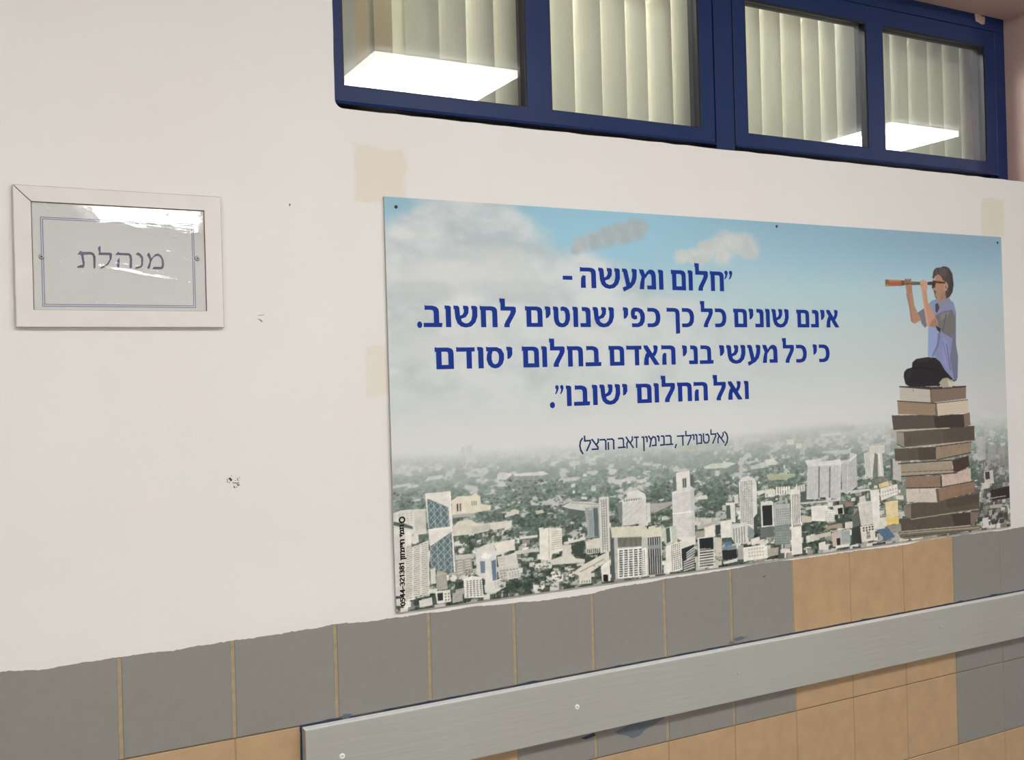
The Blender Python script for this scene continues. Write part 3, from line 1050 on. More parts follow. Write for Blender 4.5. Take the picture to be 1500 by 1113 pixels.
# small houses scattered over the plain, larger towards the bottom
rg = random.Random(77)
boxes = []
for _ in range(1500):
    x, v = rg.uniform(560, 1485), rg.uniform(0, 1) ** 0.8
    top = np.interp(x, [575, 1480], [655, 610]); bot = np.interp(x, [578, 1482], [893, 772])
    y = top + (bot - top) * (0.12 + 0.88 * v)
    dens = 0.10 if v < 0.5 else 0.75
    if x > 1080:
        dens = 0.35 + 0.6 * v
    if rg.random() < dens:
        boxes.append((v, x, y))
boxes.sort()
for v, x, y in boxes:
    k = 0.35 + 1.0 * v
    w, h = rg.uniform(4, 12) * k, rg.uniform(3, 10) * k
    fade_ = max(0.0, 0.75 - v * 1.1)
    base = rg.choice([(222, 219, 205), (212, 209, 196), (198, 196, 184), (228, 226, 214), (176, 174, 162), (74, 84, 74), (58, 66, 60), (64, 74, 66), (150, 148, 138)])
    hazec = (190, 195, 187)
    base = tuple(b_ * (1 - fade_) + c_ * fade_ for b_, c_ in zip(base, hazec))
    sl = rg.uniform(-0.25, 0.1) * w
    fill([(x, y), (x + w, y + sl), (x + w, y + sl + h), (x, y + h)], base, 0.9)
    if v > 0.35 and rg.random() < 0.6:
        dk = tuple(b_ * 0.55 for b_ in base)
        fill([(x + w, y + sl), (x + w * 1.35, y + sl - 1), (x + w * 1.35, y + sl + h), (x + w, y + sl + h)], dk, 0.8)

# pale towers far off in the haze
for x, y, w, h in ((676, 655, 6, 10), (683, 652, 9, 12), (1270, 640, 10, 26), (1297, 622, 7, 40), (1430, 640, 10, 40), (1447, 650, 12, 30), (1462, 655, 10, 40), (1442, 615, 12, 24)):
    fill([(x, y), (x + w, y - 1), (x + w, y + h), (x, y + h)], (188, 190, 184), 0.55)

W_ = (222, 220, 207); W2 = (208, 207, 195); G1 = (168, 168, 158); G2 = (128, 132, 124); DK = (62, 70, 66); BK = (44, 50, 49); CR = (214, 208, 186)

# --- left part
A = Z(560, 620, 3.975)
A.trees(60, 400, 420, 500, 1, 60); A.trees(560, 430, 795, 560, 2, 60)
A.f([(250, 335), (270, 310), (355, 298), (355, 318)], (196, 198, 186)); A.f([(60, 365), (165, 345), (165, 360), (60, 380)], (190, 194, 184))
A.f([(670, 300), (700, 285), (750, 290), (748, 305), (720, 328), (670, 325)], (200, 202, 192))
A.f([(60, 525), (110, 505), (180, 500), (255, 497), (258, 640), (190, 650), (60, 600)], W2)
A.win([(65, 530), (180, 512), (185, 570), (65, 580)], 5, 4, G2, 0.5, 0.4, 0.5)
A.f([(185, 515), (255, 500), (258, 610), (195, 625)], (196, 195, 182)); A.f([(60, 570), (130, 580), (180, 600), (180, 615), (60, 592)], DK, 0.8)
A.f([(62, 605), (160, 622), (172, 720), (270, 680), (278, 1000), (130, 1030), (65, 1000)], (213, 211, 198))
A.win([(138, 715), (268, 690), (275, 1000), (132, 1025)], 3, 26, (140, 140, 130), 0.82, 0.45, 0.8)
A.f([(64, 640), (135, 640), (133, 1060), (70, 1060)], (206, 202, 194))
A.f([(135, 625), (175, 640), (172, 700), (140, 712)], (222, 220, 208)); A.f([(170, 655), (210, 640), (215, 690), (175, 700)], (214, 212, 200))
A.f([(250, 408), (396, 393), (405, 600), (424, 862), (290, 838), (270, 620)], (216, 214, 203))
LAT = (96, 112, 112)
for tri, x0, x1, y0, y1 in (([(262, 434), (386, 488), (394, 605), (272, 618)], 262, 394, 434, 618), ([(405, 630), (419, 868), (320, 855), (283, 832), (278, 716)], 278, 419, 630, 868)):
    A.f(tri, LAT)
    P_ = [np.array(q, float) for q in tri]

    def inside(pt):
        c = False
        for i in range(len(P_)):
            (ax, ay), (bx, by) = P_[i], P_[(i + 1) % len(P_)]
            if (ay > pt[1]) != (by > pt[1]) and pt[0] < (bx - ax) * (pt[1] - ay) / (by - ay) + ax:
                c = not c
        return c
    for fam in ((1, 1.15), (1, -1.15), (0.06, 1)):
        for off in range(-12, 24):
            st = 38
            base_ = np.array((x0 + off * st, y0 if fam[1] > 0 else y1), float)
            dirv = np.array(fam, float) / math.hypot(*fam)
            seg_ = None
            for q in range(0, 420, 4):
                pt = base_ + dirv * q
                if inside(pt):
                    seg_ = seg_ or [pt, pt]; seg_[1] = pt
                elif seg_:
                    A.line(seg_[0], seg_[1], 0.9, (168, 182, 178), 0.8); seg_ = None
A.line((396, 395), (424, 860), 1.6, (228, 226, 214)); A.line((270, 618), (405, 604), 2.2, (226, 224, 213))
A.f([(405, 450), (440, 425), (520, 420), (545, 405), (572, 425), (575, 470), (635, 475), (632, 500), (540, 520), (410, 535)], CR)
A.win([(430, 465), (465, 462), (466, 510), (432, 514)], 2, 1, DK, 0.5, 0.9); A.win([(518, 450), (552, 446), (553, 476), (520, 480)], 3, 1, G2, 0.5, 0.9)
A.f([(412, 530), (540, 520), (540, 540), (412, 548)], G1)
A.f([(415, 600), (440, 570), (520, 560), (560, 585), (755, 563), (757, 598), (520, 645), (415, 655)], (206, 203, 186))
A.f([(520, 600), (630, 580), (632, 615), (522, 640)], (190, 188, 174)); A.f([(722, 520), (770, 495), (795, 505), (795, 525), (730, 532)], W2)
A.trees(440, 650, 580, 760, 3, 60); A.trees(590, 620, 790, 690, 4, 70)
A.f([(420, 690), (450, 680), (450, 710), (420, 715)], W2); A.f([(425, 765), (535, 757), (535, 785), (428, 795)], (190, 190, 178))
A.f([(540, 735), (600, 705), (640, 700), (665, 740), (770, 700), (775, 725), (700, 760), (600, 780)], W2)
A.f([(648, 695), (770, 672), (775, 735), (672, 752)], (218, 214, 198)); A.f([(670, 775), (785, 755), (790, 820), (680, 838)], (204, 201, 184))
A.win([(680, 780), (785, 765), (788, 815), (685, 832)], 1, 3, G1, 1, 0.35, 0.7); A.f([(672, 840), (795, 815), (795, 860), (730, 900), (680, 895)], (196, 194, 182))
A.win([(680, 850), (795, 835), (795, 880), (690, 900)], 6, 3, G2, 0.6, 0.5, 0.8)
A.f([(425, 800), (520, 780), (530, 870), (430, 890)], (160, 158, 146)); A.win([(430, 800), (520, 785), (525, 860), (435, 880)], 2, 5, W2, 0.7, 0.4, 0.8)
A.f([(545, 745), (600, 735), (665, 752), (670, 910), (630, 925), (552, 880)], (208, 208, 200)); A.f([(572, 780), (600, 750), (640, 765), (620, 790)], (226, 224, 214))
A.f([(570, 800), (598, 800), (600, 870), (575, 870)], (112, 128, 140)); A.f([(635, 800), (662, 790), (668, 910), (645, 915)], (104, 122, 138))
A.f([(600, 850), (635, 845), (640, 980), (600, 985)], (215, 213, 202))
A.f([(475, 905), (510, 885), (580, 892), (592, 1010), (480, 1015)], W_); A.win([(488, 912), (582, 905), (588, 1003), (490, 1010)], 5, 8, (104, 112, 112), 0.6, 0.55)
A.f([(315, 880), (375, 865), (382, 962), (320, 968)], (180, 176, 160)); A.win([(318, 885), (376, 872), (380, 955), (322, 965)], 5, 1, G2, 0.4, 0.95, 0.7)
A.f([(280, 850), (310, 838), (315, 930), (285, 935)], W2)
A.f([(310, 978), (395, 965), (402, 1035), (322, 1046)], W_); A.f([(320, 987), (354, 982), (357, 1028), (326, 1033)], BK); A.win([(362, 985), (395, 980), (398, 1030), (364, 1036)], 2, 3, G2, 0.6, 0.6)
A.f([(410, 988), (465, 975), (470, 1030), (413, 1042)], (190, 188, 176)); A.win([(413, 990), (464, 980), (467, 1028), (416, 1036)], 1, 6, G2, 1, 0.45)
A.f([(595, 940), (690, 900), (720, 920), (720, 950), (660, 985), (600, 985)], W2); A.win([(650, 920), (715, 905), (718, 945), (655, 965)], 4, 4, G1, 0.6, 0.5)
A.trees(690, 910, 795, 985, 5, 60); A.trees(485, 850, 545, 890, 6, 20, 6); A.trees(190, 1000, 300, 1030, 7, 25, 6)
A.f([(215, 1030), (290, 1010), (295, 1055), (220, 1070)], W2); A.f([(75, 1005), (120, 1000), (122, 1015), (82, 1020), (84, 1062), (76, 1062)], (70, 72, 68))

# --- second part
B = Z(740, 620, 4.282)
B.trees(0, 350, 360, 520, 11, 150); B.trees(30, 520, 350, 650, 12, 130); B.trees(360, 560, 510, 730, 13, 60); B.trees(650, 480, 730, 640, 14, 30); B.trees(880, 380, 942, 490, 15, 25)
B.f([(0, 312), (40, 312), (40, 328), (0, 330)], W2); B.f([(50, 316), (240, 300), (275, 316), (240, 325), (60, 330)], (204, 205, 195))
B.f([(0, 575), (60, 535), (95, 548), (60, 572), (0, 590)], (200, 196, 180)); B.f([(190, 548), (235, 540), (248, 558), (200, 568)], (190, 184, 166)); B.f([(0, 620), (45, 605), (40, 650), (0, 670)], W2)
B.f([(355, 520), (415, 490), (535, 490), (590, 502), (585, 530), (500, 545), (400, 552), (395, 530)], (198, 199, 188)); B.f([(395, 532), (500, 547), (500, 585), (400, 572)], (92, 104, 98))
B.line((415, 497), (585, 507), 1.2, (150, 154, 146))
B.f([(500, 528), (592, 515), (598, 708), (520, 716)], (172, 178, 170)); B.f([(553, 530), (582, 527), (590, 706), (560, 708)], (92, 106, 104)); B.win([(500, 530), (525, 528), (535, 712), (515, 714)], 1, 14, G2, 0.8, 0.4, 0.8)
B.f([(522, 545), (550, 542), (556, 708), (530, 712)], (140, 152, 148))
B.f([(588, 465), (650, 458), (660, 800), (602, 812)], (206, 205, 193)); B.win([(596, 475), (640, 470), (652, 800), (608, 806)], 3, 1, (110, 118, 110), 0.35, 1, 0.8); B.win([(604, 480), (640, 475), (648, 790), (610, 795)], 2, 20, G2, 0.6, 0.45, 0.6)
B.f([(713, 490), (765, 465), (765, 430), (830, 415), (868, 435), (882, 450), (890, 622), (735, 642), (722, 600)], (212, 211, 203))
B.win([(735, 500), (884, 478), (888, 618), (738, 640)], 1, 18, (176, 178, 172), 1, 0.4, 0.8); B.win([(740, 478), (878, 460), (878, 474), (742, 492)], 9, 1, G2, 0.6, 0.9); B.f([(705, 495), (735, 490), (737, 640), (712, 600)], (120, 128, 122))
B.f([(885, 500), (910, 495), (914, 618), (892, 622)], (200, 200, 190)); B.f([(912, 502), (942, 500), (942, 565), (914, 572)], (116, 122, 116))
B.f([(215, 665), (275, 655), (355, 655), (362, 795), (300, 815), (280, 860), (217, 850)], (220, 217, 202)); B.win([(292, 672), (354, 668), (358, 785), (294, 795)], 1, 9, (184, 180, 164), 1, 0.4); B.line((275, 660), (277, 850), 1.2, (182, 180, 166))
B.f([(60, 800), (210, 778), (216, 802), (70, 818)], (196, 194, 182)); B.f([(90, 710), (205, 698), (205, 712), (95, 725)], W2)
B.f([(360, 765), (415, 758), (415, 815), (445, 845), (500, 850), (500, 870), (300, 885), (270, 860), (360, 830)], (204, 202, 188)); B.f([(190, 880), (255, 868), (270, 905), (190, 910)], W2)
B.f([(365, 745), (505, 712), (508, 726), (380, 757)], (210, 208, 196)); B.f([(415, 770), (490, 735), (505, 740), (480, 830), (420, 815)], (64, 74, 68))
B.f([(505, 745), (560, 720), (598, 716), (602, 806), (512, 822)], (206, 203, 188)); B.win([(512, 788), (598, 778), (600, 808), (514, 816)], 7, 1, DK, 0.5, 0.9); B.trees(500, 820, 590, 850, 16, 30, 6)
B.f([(425, 935), (500, 880), (650, 800), (656, 850), (540, 930), (542, 1000), (467, 1006), (465, 955)], (208, 204, 188)); B.line((470, 930), (620, 850), 1.5, (150, 146, 134)); B.win([(475, 985), (538, 978), (538, 995), (475, 1002)], 4, 1, G2, 0.5, 0.8)
B.f([(600, 895), (655, 850), (662, 985), (610, 992)], W_); B.f([(615, 946), (647, 945), (648, 986), (616, 990)], (30, 30, 30))
B.trees(150, 890, 430, 1025, 17, 190, 8); B.trees(0, 990, 160, 1060, 18, 40, 8); B.trees(80, 815, 200, 870, 19, 40, 7); B.trees(560, 890, 600, 990, 20, 20, 6)
B.f([(0, 830), (70, 805), (82, 880), (0, 900)], (206, 204, 192)); B.f([(10, 925), (92, 912), (98, 962), (18, 978)], W2); B.win([(20, 930), (90, 918), (94, 958), (24, 970)], 4, 4, G2, 0.6, 0.5, 0.8)
B.f([(660, 650), (942, 635), (942, 704), (672, 716)], (206, 205, 182)); B.f([(672, 714), (942, 702), (942, 952), (692, 976)], (180, 180, 170))
B.f([(660, 720), (682, 715), (692, 976), (668, 980)], (84, 92, 92)); B.f([(705, 716), (886, 710), (888, 766), (710, 776)], (92, 96, 84)); B.win([(708, 718), (886, 712), (887, 766), (711, 774)], 24, 1, (150, 152, 136), 0.4, 1, 0.7)
B.f([(705, 785), (886, 768), (892, 955), (708, 972)], (224, 222, 212)); B.win([(712, 792), (866, 780), (868, 950), (712, 966)], 5, 12, (72, 82, 82), 0.72, 0.62)
B.f([(894, 712), (942, 706), (942, 770), (896, 776)], (84, 92, 88)); B.win([(896, 712), (942, 708), (942, 768), (898, 772)], 4, 1, W2, 0.4, 1); B.f([(898, 776), (942, 770), (942, 944), (902, 950)], (70, 78, 76)); B.win([(905, 780), (940, 776), (940, 940), (908, 944)], 3, 14, (120, 128, 124), 0.6, 0.4, 0.8)
B.f([(872, 645), (942, 628), (942, 640), (900, 645), (898, 660), (890, 660), (888, 648)], (54, 60, 58))

# --- third part
Cc = Z(940, 620, 4.64)
Cc.trees(60, 590, 200, 690, 21, 60); Cc.trees(365, 540, 520, 640, 22, 70); Cc.trees(60, 400, 200, 530, 23, 60); Cc.trees(370, 380, 650, 470, 24, 60, 7); Cc.trees(490, 470, 570, 600, 25, 30)
Cc.f([(420, 295), (470, 275), (600, 262), (640, 272), (600, 290), (520, 305), (430, 308)], (196, 200, 188)); Cc.f([(660, 90), (780, 70), (800, 120), (700, 135)], (190, 196, 188), 0.7); Cc.f([(740, 290), (900, 240), (925, 265), (840, 300), (745, 312)], (200, 203, 193), 0.8)
Cc.f([(190, 150), (440, 160), (420, 185), (250, 190)], (180, 184, 168), 0.5); Cc.f([(860, 345), (928, 340), (928, 378), (870, 385)], (150, 160, 128))
Cc.f([(60, 545), (205, 530), (210, 548), (90, 605), (62, 600)], (164, 164, 152)); Cc.f([(365, 500), (440, 484), (450, 510), (370, 520)], W2)
Cc.f([(0, 480), (25, 475), (30, 690), (0, 695)], (206, 206, 198)); Cc.f([(34, 540), (56, 536), (62, 668), (40, 672)], (204, 203, 192))
Cc.f([(210, 365), (235, 360), (237, 456), (212, 462)], (104, 114, 112)); Cc.f([(325, 352), (350, 348), (356, 445), (332, 440)], (92, 102, 100))
Cc.f([(233, 336), (325, 320), (332, 440), (238, 456)], (216, 214, 205)); Cc.f([(276, 374), (303, 370), (306, 433), (279, 438)], (96, 104, 102)); Cc.line((289, 372), (292, 434), 0.8, (170, 172, 166))
Cc.f([(207, 466), (330, 424), (356, 440), (364, 775), (262, 792), (216, 762)], (214, 213, 205)); Cc.win([(212, 480), (352, 455), (360, 765), (220, 780)], 1, 30, (184, 186, 180), 1, 0.4, 0.8); Cc.line((209, 612), (358, 598), 1.6, (232, 230, 220))
Cc.f([(330, 445), (356, 440), (364, 775), (345, 778)], (186, 188, 182), 0.6)
Cc.f([(0, 722), (132, 700), (137, 765), (0, 775)], (208, 206, 184)); Cc.f([(0, 775), (137, 765), (140, 1020), (0, 1035)], (190, 190, 180)); Cc.f([(42, 775), (126, 766), (136, 1018), (50, 1028)], (66, 72, 70)); Cc.win([(46, 778), (124, 770), (130, 1015), (54, 1024)], 5, 1, (196, 196, 188), 0.28, 1); Cc.f([(40, 830), (124, 822), (126, 845), (42, 852)], (150, 150, 140))
Cc.f([(0, 850), (34, 840), (40, 1030), (8, 1036)], (226, 224, 214)); Cc.win([(0, 860), (24, 856), (28, 1025), (4, 1030)], 2, 12, DK, 0.5, 0.5)
Cc.f([(130, 715), (232, 690), (242, 800), (170, 832), (136, 770)], (186, 194, 176)); Cc.f([(165, 712), (190, 705), (196, 800), (170, 815)], (80, 92, 84)); Cc.line((195, 705), (205, 810), 1.5, (222, 222, 208))
Cc.f([(163, 832), (266, 800), (278, 992), (166, 1014)], (222, 221, 208)); Cc.win([(198, 828), (262, 806), (272, 985), (204, 1000)], 5, 13, (84, 92, 90), 0.55, 0.6)
Cc.f([(270, 790), (365, 765), (368, 820), (275, 850)], (214, 212, 200)); Cc.f([(274, 850), (356, 820), (364, 982), (280, 1002)], (50, 54, 54))
for k in range(9):
    Cc.line((285 if k > 3 else 305, 880 + k * 15), (360, 838 + k * 17), 1.6, (196, 196, 188))
Cc.f([(366, 640), (530, 640), (540, 690), (380, 720)], (196, 194, 182), 0.8); Cc.f([(365, 735), (425, 725), (430, 770), (370, 790)], (160, 156, 140)); Cc.f([(425, 705), (490, 690), (502, 765), (430, 775)], (222, 218, 202))
Cc.f([(380, 775), (495, 760), (498, 970), (384, 985)], (210, 209, 199)); Cc.f([(390, 782), (488, 770), (490, 845), (395, 852)], (40, 46, 46))
for k in range(7):
    Cc.line((395, 862 + k * 18), (488, 850 + k * 18), 1.9, (58, 64, 62))
Cc.f([(498, 770), (545, 780), (545, 960), (500, 965)], (196, 192, 176)); Cc.f([(500, 690), (535, 685), (535, 750), (502, 755)], DK)
Cc.f([(535, 665), (612, 650), (618, 772), (540, 778)], (220, 218, 206)); Cc.f([(572, 545), (605, 555), (608, 645), (576, 640)], (84, 96, 90)); Cc.f([(600, 545), (634, 540), (638, 672), (608, 668)], (216, 214, 203)); Cc.f([(570, 540), (632, 535), (634, 550), (574, 556)], W_)
Cc.f([(628, 490), (655, 480), (660, 540), (632, 545)], W2)
Cc.f([(660, 400), (675, 372), (720, 355), (765, 375), (780, 400), (788, 745), (762, 758), (672, 672)], (214, 213, 203)); Cc.win([(668, 395), (752, 385), (757, 690), (674, 668)], 7, 26, (92, 100, 94), 0.62, 0.55); Cc.f([(760, 640), (785, 610), (788, 745), (764, 758)], (70, 80, 76)); Cc.f([(680, 345), (715, 338), (716, 358), (684, 366)], (150, 166, 170))
Cc.f([(606, 690), (716, 668), (724, 812), (640, 818), (612, 780)], (206, 206, 196)); Cc.win([(616, 715), (705, 695), (710, 808), (622, 812)], 5, 1, (140, 144, 136), 0.45, 1); Cc.f([(720, 690), (762, 720), (762, 770), (726, 790)], (140, 152, 146))
Cc.f([(780, 460), (835, 450), (838, 470), (790, 490)], W2); Cc.win([(840, 455), (925, 445), (928, 490), (842, 498)], 5, 1, W_, 0.7, 1)
Cc.f([(808, 532), (893, 524), (900, 702), (815, 712)], (212, 211, 200)); Cc.f([(818, 558), (886, 552), (890, 690), (824, 696)], (46, 50, 50)); Cc.f([(803, 708), (896, 696), (902, 770), (812, 778)], (104, 112, 106)); Cc.f([(896, 556), (928, 548), (928, 690), (904, 695)], (176, 178, 170)); Cc.f([(900, 700), (928, 692), (928, 815), (906, 822)], (116, 124, 118))
Cc.f([(538, 845), (560, 818), (640, 818), (650, 850), (648, 912), (550, 934)], (176, 182, 176)); Cc.f([(545, 862), (646, 850), (648, 912), (552, 932)], (42, 48, 48)); Cc.f([(562, 806), (610, 800), (614, 828), (566, 836)], (96, 120, 152)); Cc.f([(545, 838), (640, 828), (645, 848), (548, 860)], (120, 136, 138)); Cc.f([(552, 940), (650, 915), (652, 935), (560, 955)], W2)
Cc.f([(652, 830), (690, 825), (692, 920), (655, 925)], (166, 166, 156))
Cc.f([(688, 842), (850, 820), (858, 912), (694, 938)], (224, 221, 208)); Cc.win([(720, 845), (830, 832), (835, 900), (724, 915)], 6, 3, (186, 182, 168), 0.6, 0.5); Cc.f([(742, 785), (800, 768), (806, 812), (748, 826)], (216, 213, 200)); Cc.f([(800, 790), (860, 780), (870, 815), (805, 825)], W2)
Cc.trees(830, 775, 928, 830, 26, 40, 6); Cc.f([(855, 850), (928, 840), (928, 890), (860, 905)], (170, 166, 150)); Cc.trees(495, 880, 545, 945, 27, 20, 5)

# --- fourth part
D = Z(1120, 620, 5.06)
D.trees(0, 300, 300, 470, 31, 60, 7); D.trees(0, 520, 200, 580, 32, 40, 7); D.trees(690, 330, 950, 480, 33, 50, 8)
D.f([(10, 376), (220, 370), (226, 388), (150, 415), (30, 420)], (168, 176, 146)); D.f([(0, 270), (70, 258), (90, 305), (20, 312)], (206, 207, 197)); D.f([(160, 120), (215, 115), (220, 155), (165, 160)], W2, 0.7); D.f([(230, 150), (275, 145), (275, 180), (235, 185)], W2, 0.7)
D.f([(410, 80), (560, 66), (566, 84), (420, 98)], (206, 208, 200), 0.7); D.f([(420, 205), (630, 195), (630, 215), (430, 222)], (190, 194, 186), 0.8)
D.win([(0, 485), (70, 480), (72, 545), (0, 548)], 4, 1, W2, 0.7, 1); D.win([(80, 470), (190, 465), (190, 525), (84, 530)], 6, 1, W_, 0.7, 1); D.win([(245, 460), (300, 452), (302, 500), (250, 506)], 3, 1, W2, 0.7, 1)
D.f([(264, 510), (310, 500), (312, 570), (268, 580)], (86, 94, 90))
D.f([(298, 272), (410, 262), (420, 280), (555, 270), (565, 300), (562, 548), (310, 562), (318, 318)], (206, 207, 200)); D.win([(318, 318), (556, 308), (558, 545), (312, 556)], 22, 1, (162, 166, 160), 0.4, 1, 0.8); D.win([(318, 318), (556, 308), (558, 545), (312, 556)], 1, 22, (186, 188, 182), 1, 0.3, 0.5)
for xx_ in (398, 478):
    D.f([(xx_, 318), (xx_ + 12, 318), (xx_ + 10, 550), (xx_ - 2, 550)], (110, 116, 112), 0.8)
D.f([(440, 285), (560, 262), (568, 300), (450, 308)], (214, 214, 206)); D.f([(410, 548), (450, 545), (452, 560), (412, 562)], DK)
D.f([(565, 275), (628, 265), (630, 217), (682, 225), (686, 460), (612, 525), (575, 505)], (200, 201, 194)); D.win([(568, 300), (612, 290), (612, 515), (576, 505)], 5, 1, (148, 152, 146), 0.4, 1); D.win([(622, 285), (684, 232), (684, 458), (616, 505)], 6, 1, (156, 160, 152), 0.45, 1); D.f([(628, 268), (682, 226), (682, 240), (628, 285)], W_)
D.f([(735, 222), (775, 212), (778, 165), (890, 158), (890, 215), (870, 220), (884, 390), (840, 395), (832, 240), (820, 240), (800, 388), (750, 395)], (206, 206, 194)); D.f([(815, 215), (838, 230), (842, 392), (800, 388)], (120, 124, 116)); D.win([(742, 228), (776, 220), (790, 385), (752, 392)], 3, 1, G1, 0.4, 1, 0.6); D.line((845, 220), (866, 385), 2.4, (222, 221, 208))
D.f([(930, 255), (1010, 275), (1012, 425), (950, 415)], (186, 184, 174)); D.f([(930, 255), (948, 265), (952, 405), (936, 395)], (96, 100, 94))
D.f([(625, 500), (780, 482), (780, 496), (640, 520)], (200, 199, 188)); D.f([(790, 410), (920, 395), (925, 440), (800, 455)], (120, 120, 110), 0.8)
D.f([(780, 492), (848, 486), (855, 772), (808, 778)], (224, 223, 213)); D.f([(845, 450), (916, 425), (922, 462), (850, 478)], (214, 198, 146)); D.f([(856, 482), (982, 448), (988, 522), (862, 572)], (222, 219, 206)); D.win([(864, 500), (980, 470), (984, 515), (868, 552)], 6, 2, (176, 172, 158), 0.5, 0.5)
D.f([(268, 585), (560, 560), (562, 572), (270, 598)], (200, 199, 188)); D.f([(590, 572), (660, 590), (650, 612), (600, 618)], (150, 126, 112)); D.f([(505, 610), (580, 600), (588, 670), (520, 676)], W2); D.f([(540, 628), (578, 622), (580, 668), (546, 674)], (40, 44, 42))
D.f([(345, 612), (465, 604), (472, 636), (518, 640), (518, 725), (350, 722)], (224, 222, 210)); D.win([(446, 645), (515, 642), (516, 722), (448, 722)], 6, 5, (164, 166, 158), 0.5, 0.5)
D.f([(68, 602), (186, 590), (192, 745), (80, 757)], (176, 179, 172)); D.win([(80, 630), (184, 622), (188, 742), (88, 752)], 7, 7, (120, 128, 122), 0.6, 0.55, 0.8); D.f([(74, 760), (186, 748), (192, 892), (80, 898)], (128, 140, 132)); D.win([(80, 800), (186, 792), (190, 885), (84, 892)], 7, 5, (160, 168, 158), 0.6, 0.4, 0.8)
D.f([(190, 492), (222, 485), (240, 440), (246, 490), (262, 500), (268, 690), (280, 962), (202, 974)], (224, 222, 210)); D.win([(200, 528), (260, 520), (264, 738), (206, 745)], 5, 1, (112, 118, 112), 0.45, 1); D.win([(208, 748), (268, 742), (270, 760), (210, 768)], 5, 1, DK, 0.5, 1)
D.f([(272, 680), (345, 690), (350, 730), (276, 735)], (196, 188, 168)); D.f([(430, 765), (572, 738), (578, 768), (455, 785)], (166, 150, 132)); D.trees(315, 770, 470, 820, 34, 60, 7); D.f([(330, 835), (490, 800), (492, 830), (350, 860)], (196, 192, 176)); D.trees(300, 870, 400, 935, 35, 40, 7)
D.f([(400, 885), (450, 872), (455, 930), (405, 938)], W_); D.f([(495, 812), (626, 784), (638, 890), (507, 912)], (186, 184, 172)); D.f([(502, 812), (530, 808), (532, 905), (508, 908)], (196, 180, 162)); D.f([(532, 850), (560, 846), (562, 900), (536, 905)], (52, 56, 54)); D.f([(570, 800), (632, 788), (636, 880), (575, 892)], (160, 168, 164)); D.f([(525, 905), (628, 890), (630, 910), (530, 925)], W_)
D.f([(648, 690), (690, 640), (695, 590), (712, 590), (716, 755), (652, 775)], (100, 104, 96)); D.f([(690, 588), (796, 570), (806, 742), (715, 757)], (216, 213, 200)); D.win([(708, 600), (795, 585), (802, 735), (716, 748)], 8, 14, (168, 166, 154), 0.6, 0.45); D.f([(700, 545), (745, 530), (748, 575), (705, 585)], W2)
D.f([(643, 775), (715, 752), (722, 890), (650, 882)], (62, 66, 62)); D.f([(708, 762), (815, 746), (822, 862), (720, 878)], (218, 214, 200)); D.win([(722, 768), (810, 752), (812, 790), (724, 804)], 4, 2, (64, 66, 62), 0.6, 0.7); D.win([(750, 800), (785, 795), (788, 850), (752, 856)], 1, 6, (70, 70, 66), 0.8, 0.6)
D.f([(850, 700), (905, 690), (908, 760), (850, 765)], (216, 212, 196)); D.f([(892, 582), (986, 568), (992, 684), (902, 702)], (222, 206, 160)); D.f([(900, 702), (990, 688), (996, 742), (906, 752)], (226, 200, 120)); D.win([(850, 610), (890, 604), (894, 690), (852, 695)], 3, 6, G1, 0.6, 0.5)
D.f([(825, 788), (915, 770), (968, 838), (902, 868)], (100, 124, 146)); D.win([(830, 792), (912, 775), (960, 836), (900, 862)], 5, 1, (66, 84, 104), 0.35, 1); D.f([(905, 760), (1012, 742), (1012, 800), (950, 812)], (150, 148, 134))

# --- right of the books
E_ = Z(1290, 550, 4.638)
E_.sat = 0.72
rg = random.Random(5)
for _ in range(230):
    x, y = rg.uniform(610, 885), rg.uniform(560, 1010)
    v = (y - 560) / 450
    w, h = rg.uniform(8, 34), rg.uniform(8, 30)
    c = rg.choice([(70, 66, 60), (58, 55, 50), (84, 80, 72), (74, 68, 62), (176, 172, 158), (128, 122, 112), (52, 50, 47)])
    c = tuple(c_ * (0.5 + 0.5 * v) + 165 * (0.5 - 0.5 * v) for c_ in c)
    E_.f([(x, y), (x + w, y - 6), (x + w, y + h), (x, y + h + 5)], c, 0.85)
E_.f([(660, 415), (712, 415), (712, 570), (664, 580)], (178, 176, 168), 0.8); E_.f([(715, 470), (800, 460), (800, 600), (720, 600)], (150, 148, 138), 0.6); E_.f([(800, 480), (875, 470), (878, 610), (805, 612)], (146, 142, 134), 0.7)
E_.f([(700, 650), (760, 640), (770, 730), (706, 736)], (196, 190, 176)); E_.f([(708, 655), (738, 650), (742, 700), (712, 706)], (70, 66, 62)); E_.f([(690, 730), (740, 725), (742, 760), (680, 775)], (200, 196, 182)); E_.f([(740, 780), (880, 745), (882, 830), (760, 850)], (58, 50, 46)); E_.f([(690, 970), (730, 960), (735, 1030), (695, 1035)], (206, 204, 194)); E_.f([(740, 880), (820, 870), (825, 895), (745, 900)], (176, 166, 146)); E_.line((730, 835), (850, 815), 1.2, (170, 160, 146))

# --- stack of old books
LINE = (58, 50, 42)


def grain(q, n, col, a=0.5, seed=0):
    rg_ = random.Random(seed)
    q = [np.array(v, float) for v in q]
    for k in range(n):
        v = (k + rg_.uniform(0.2, 0.8)) / n
        E_.line(tuple(q[0] * (1 - v) + q[3] * v), tuple(q[1] * (1 - v) + q[2] * v), 0.5, col, a)


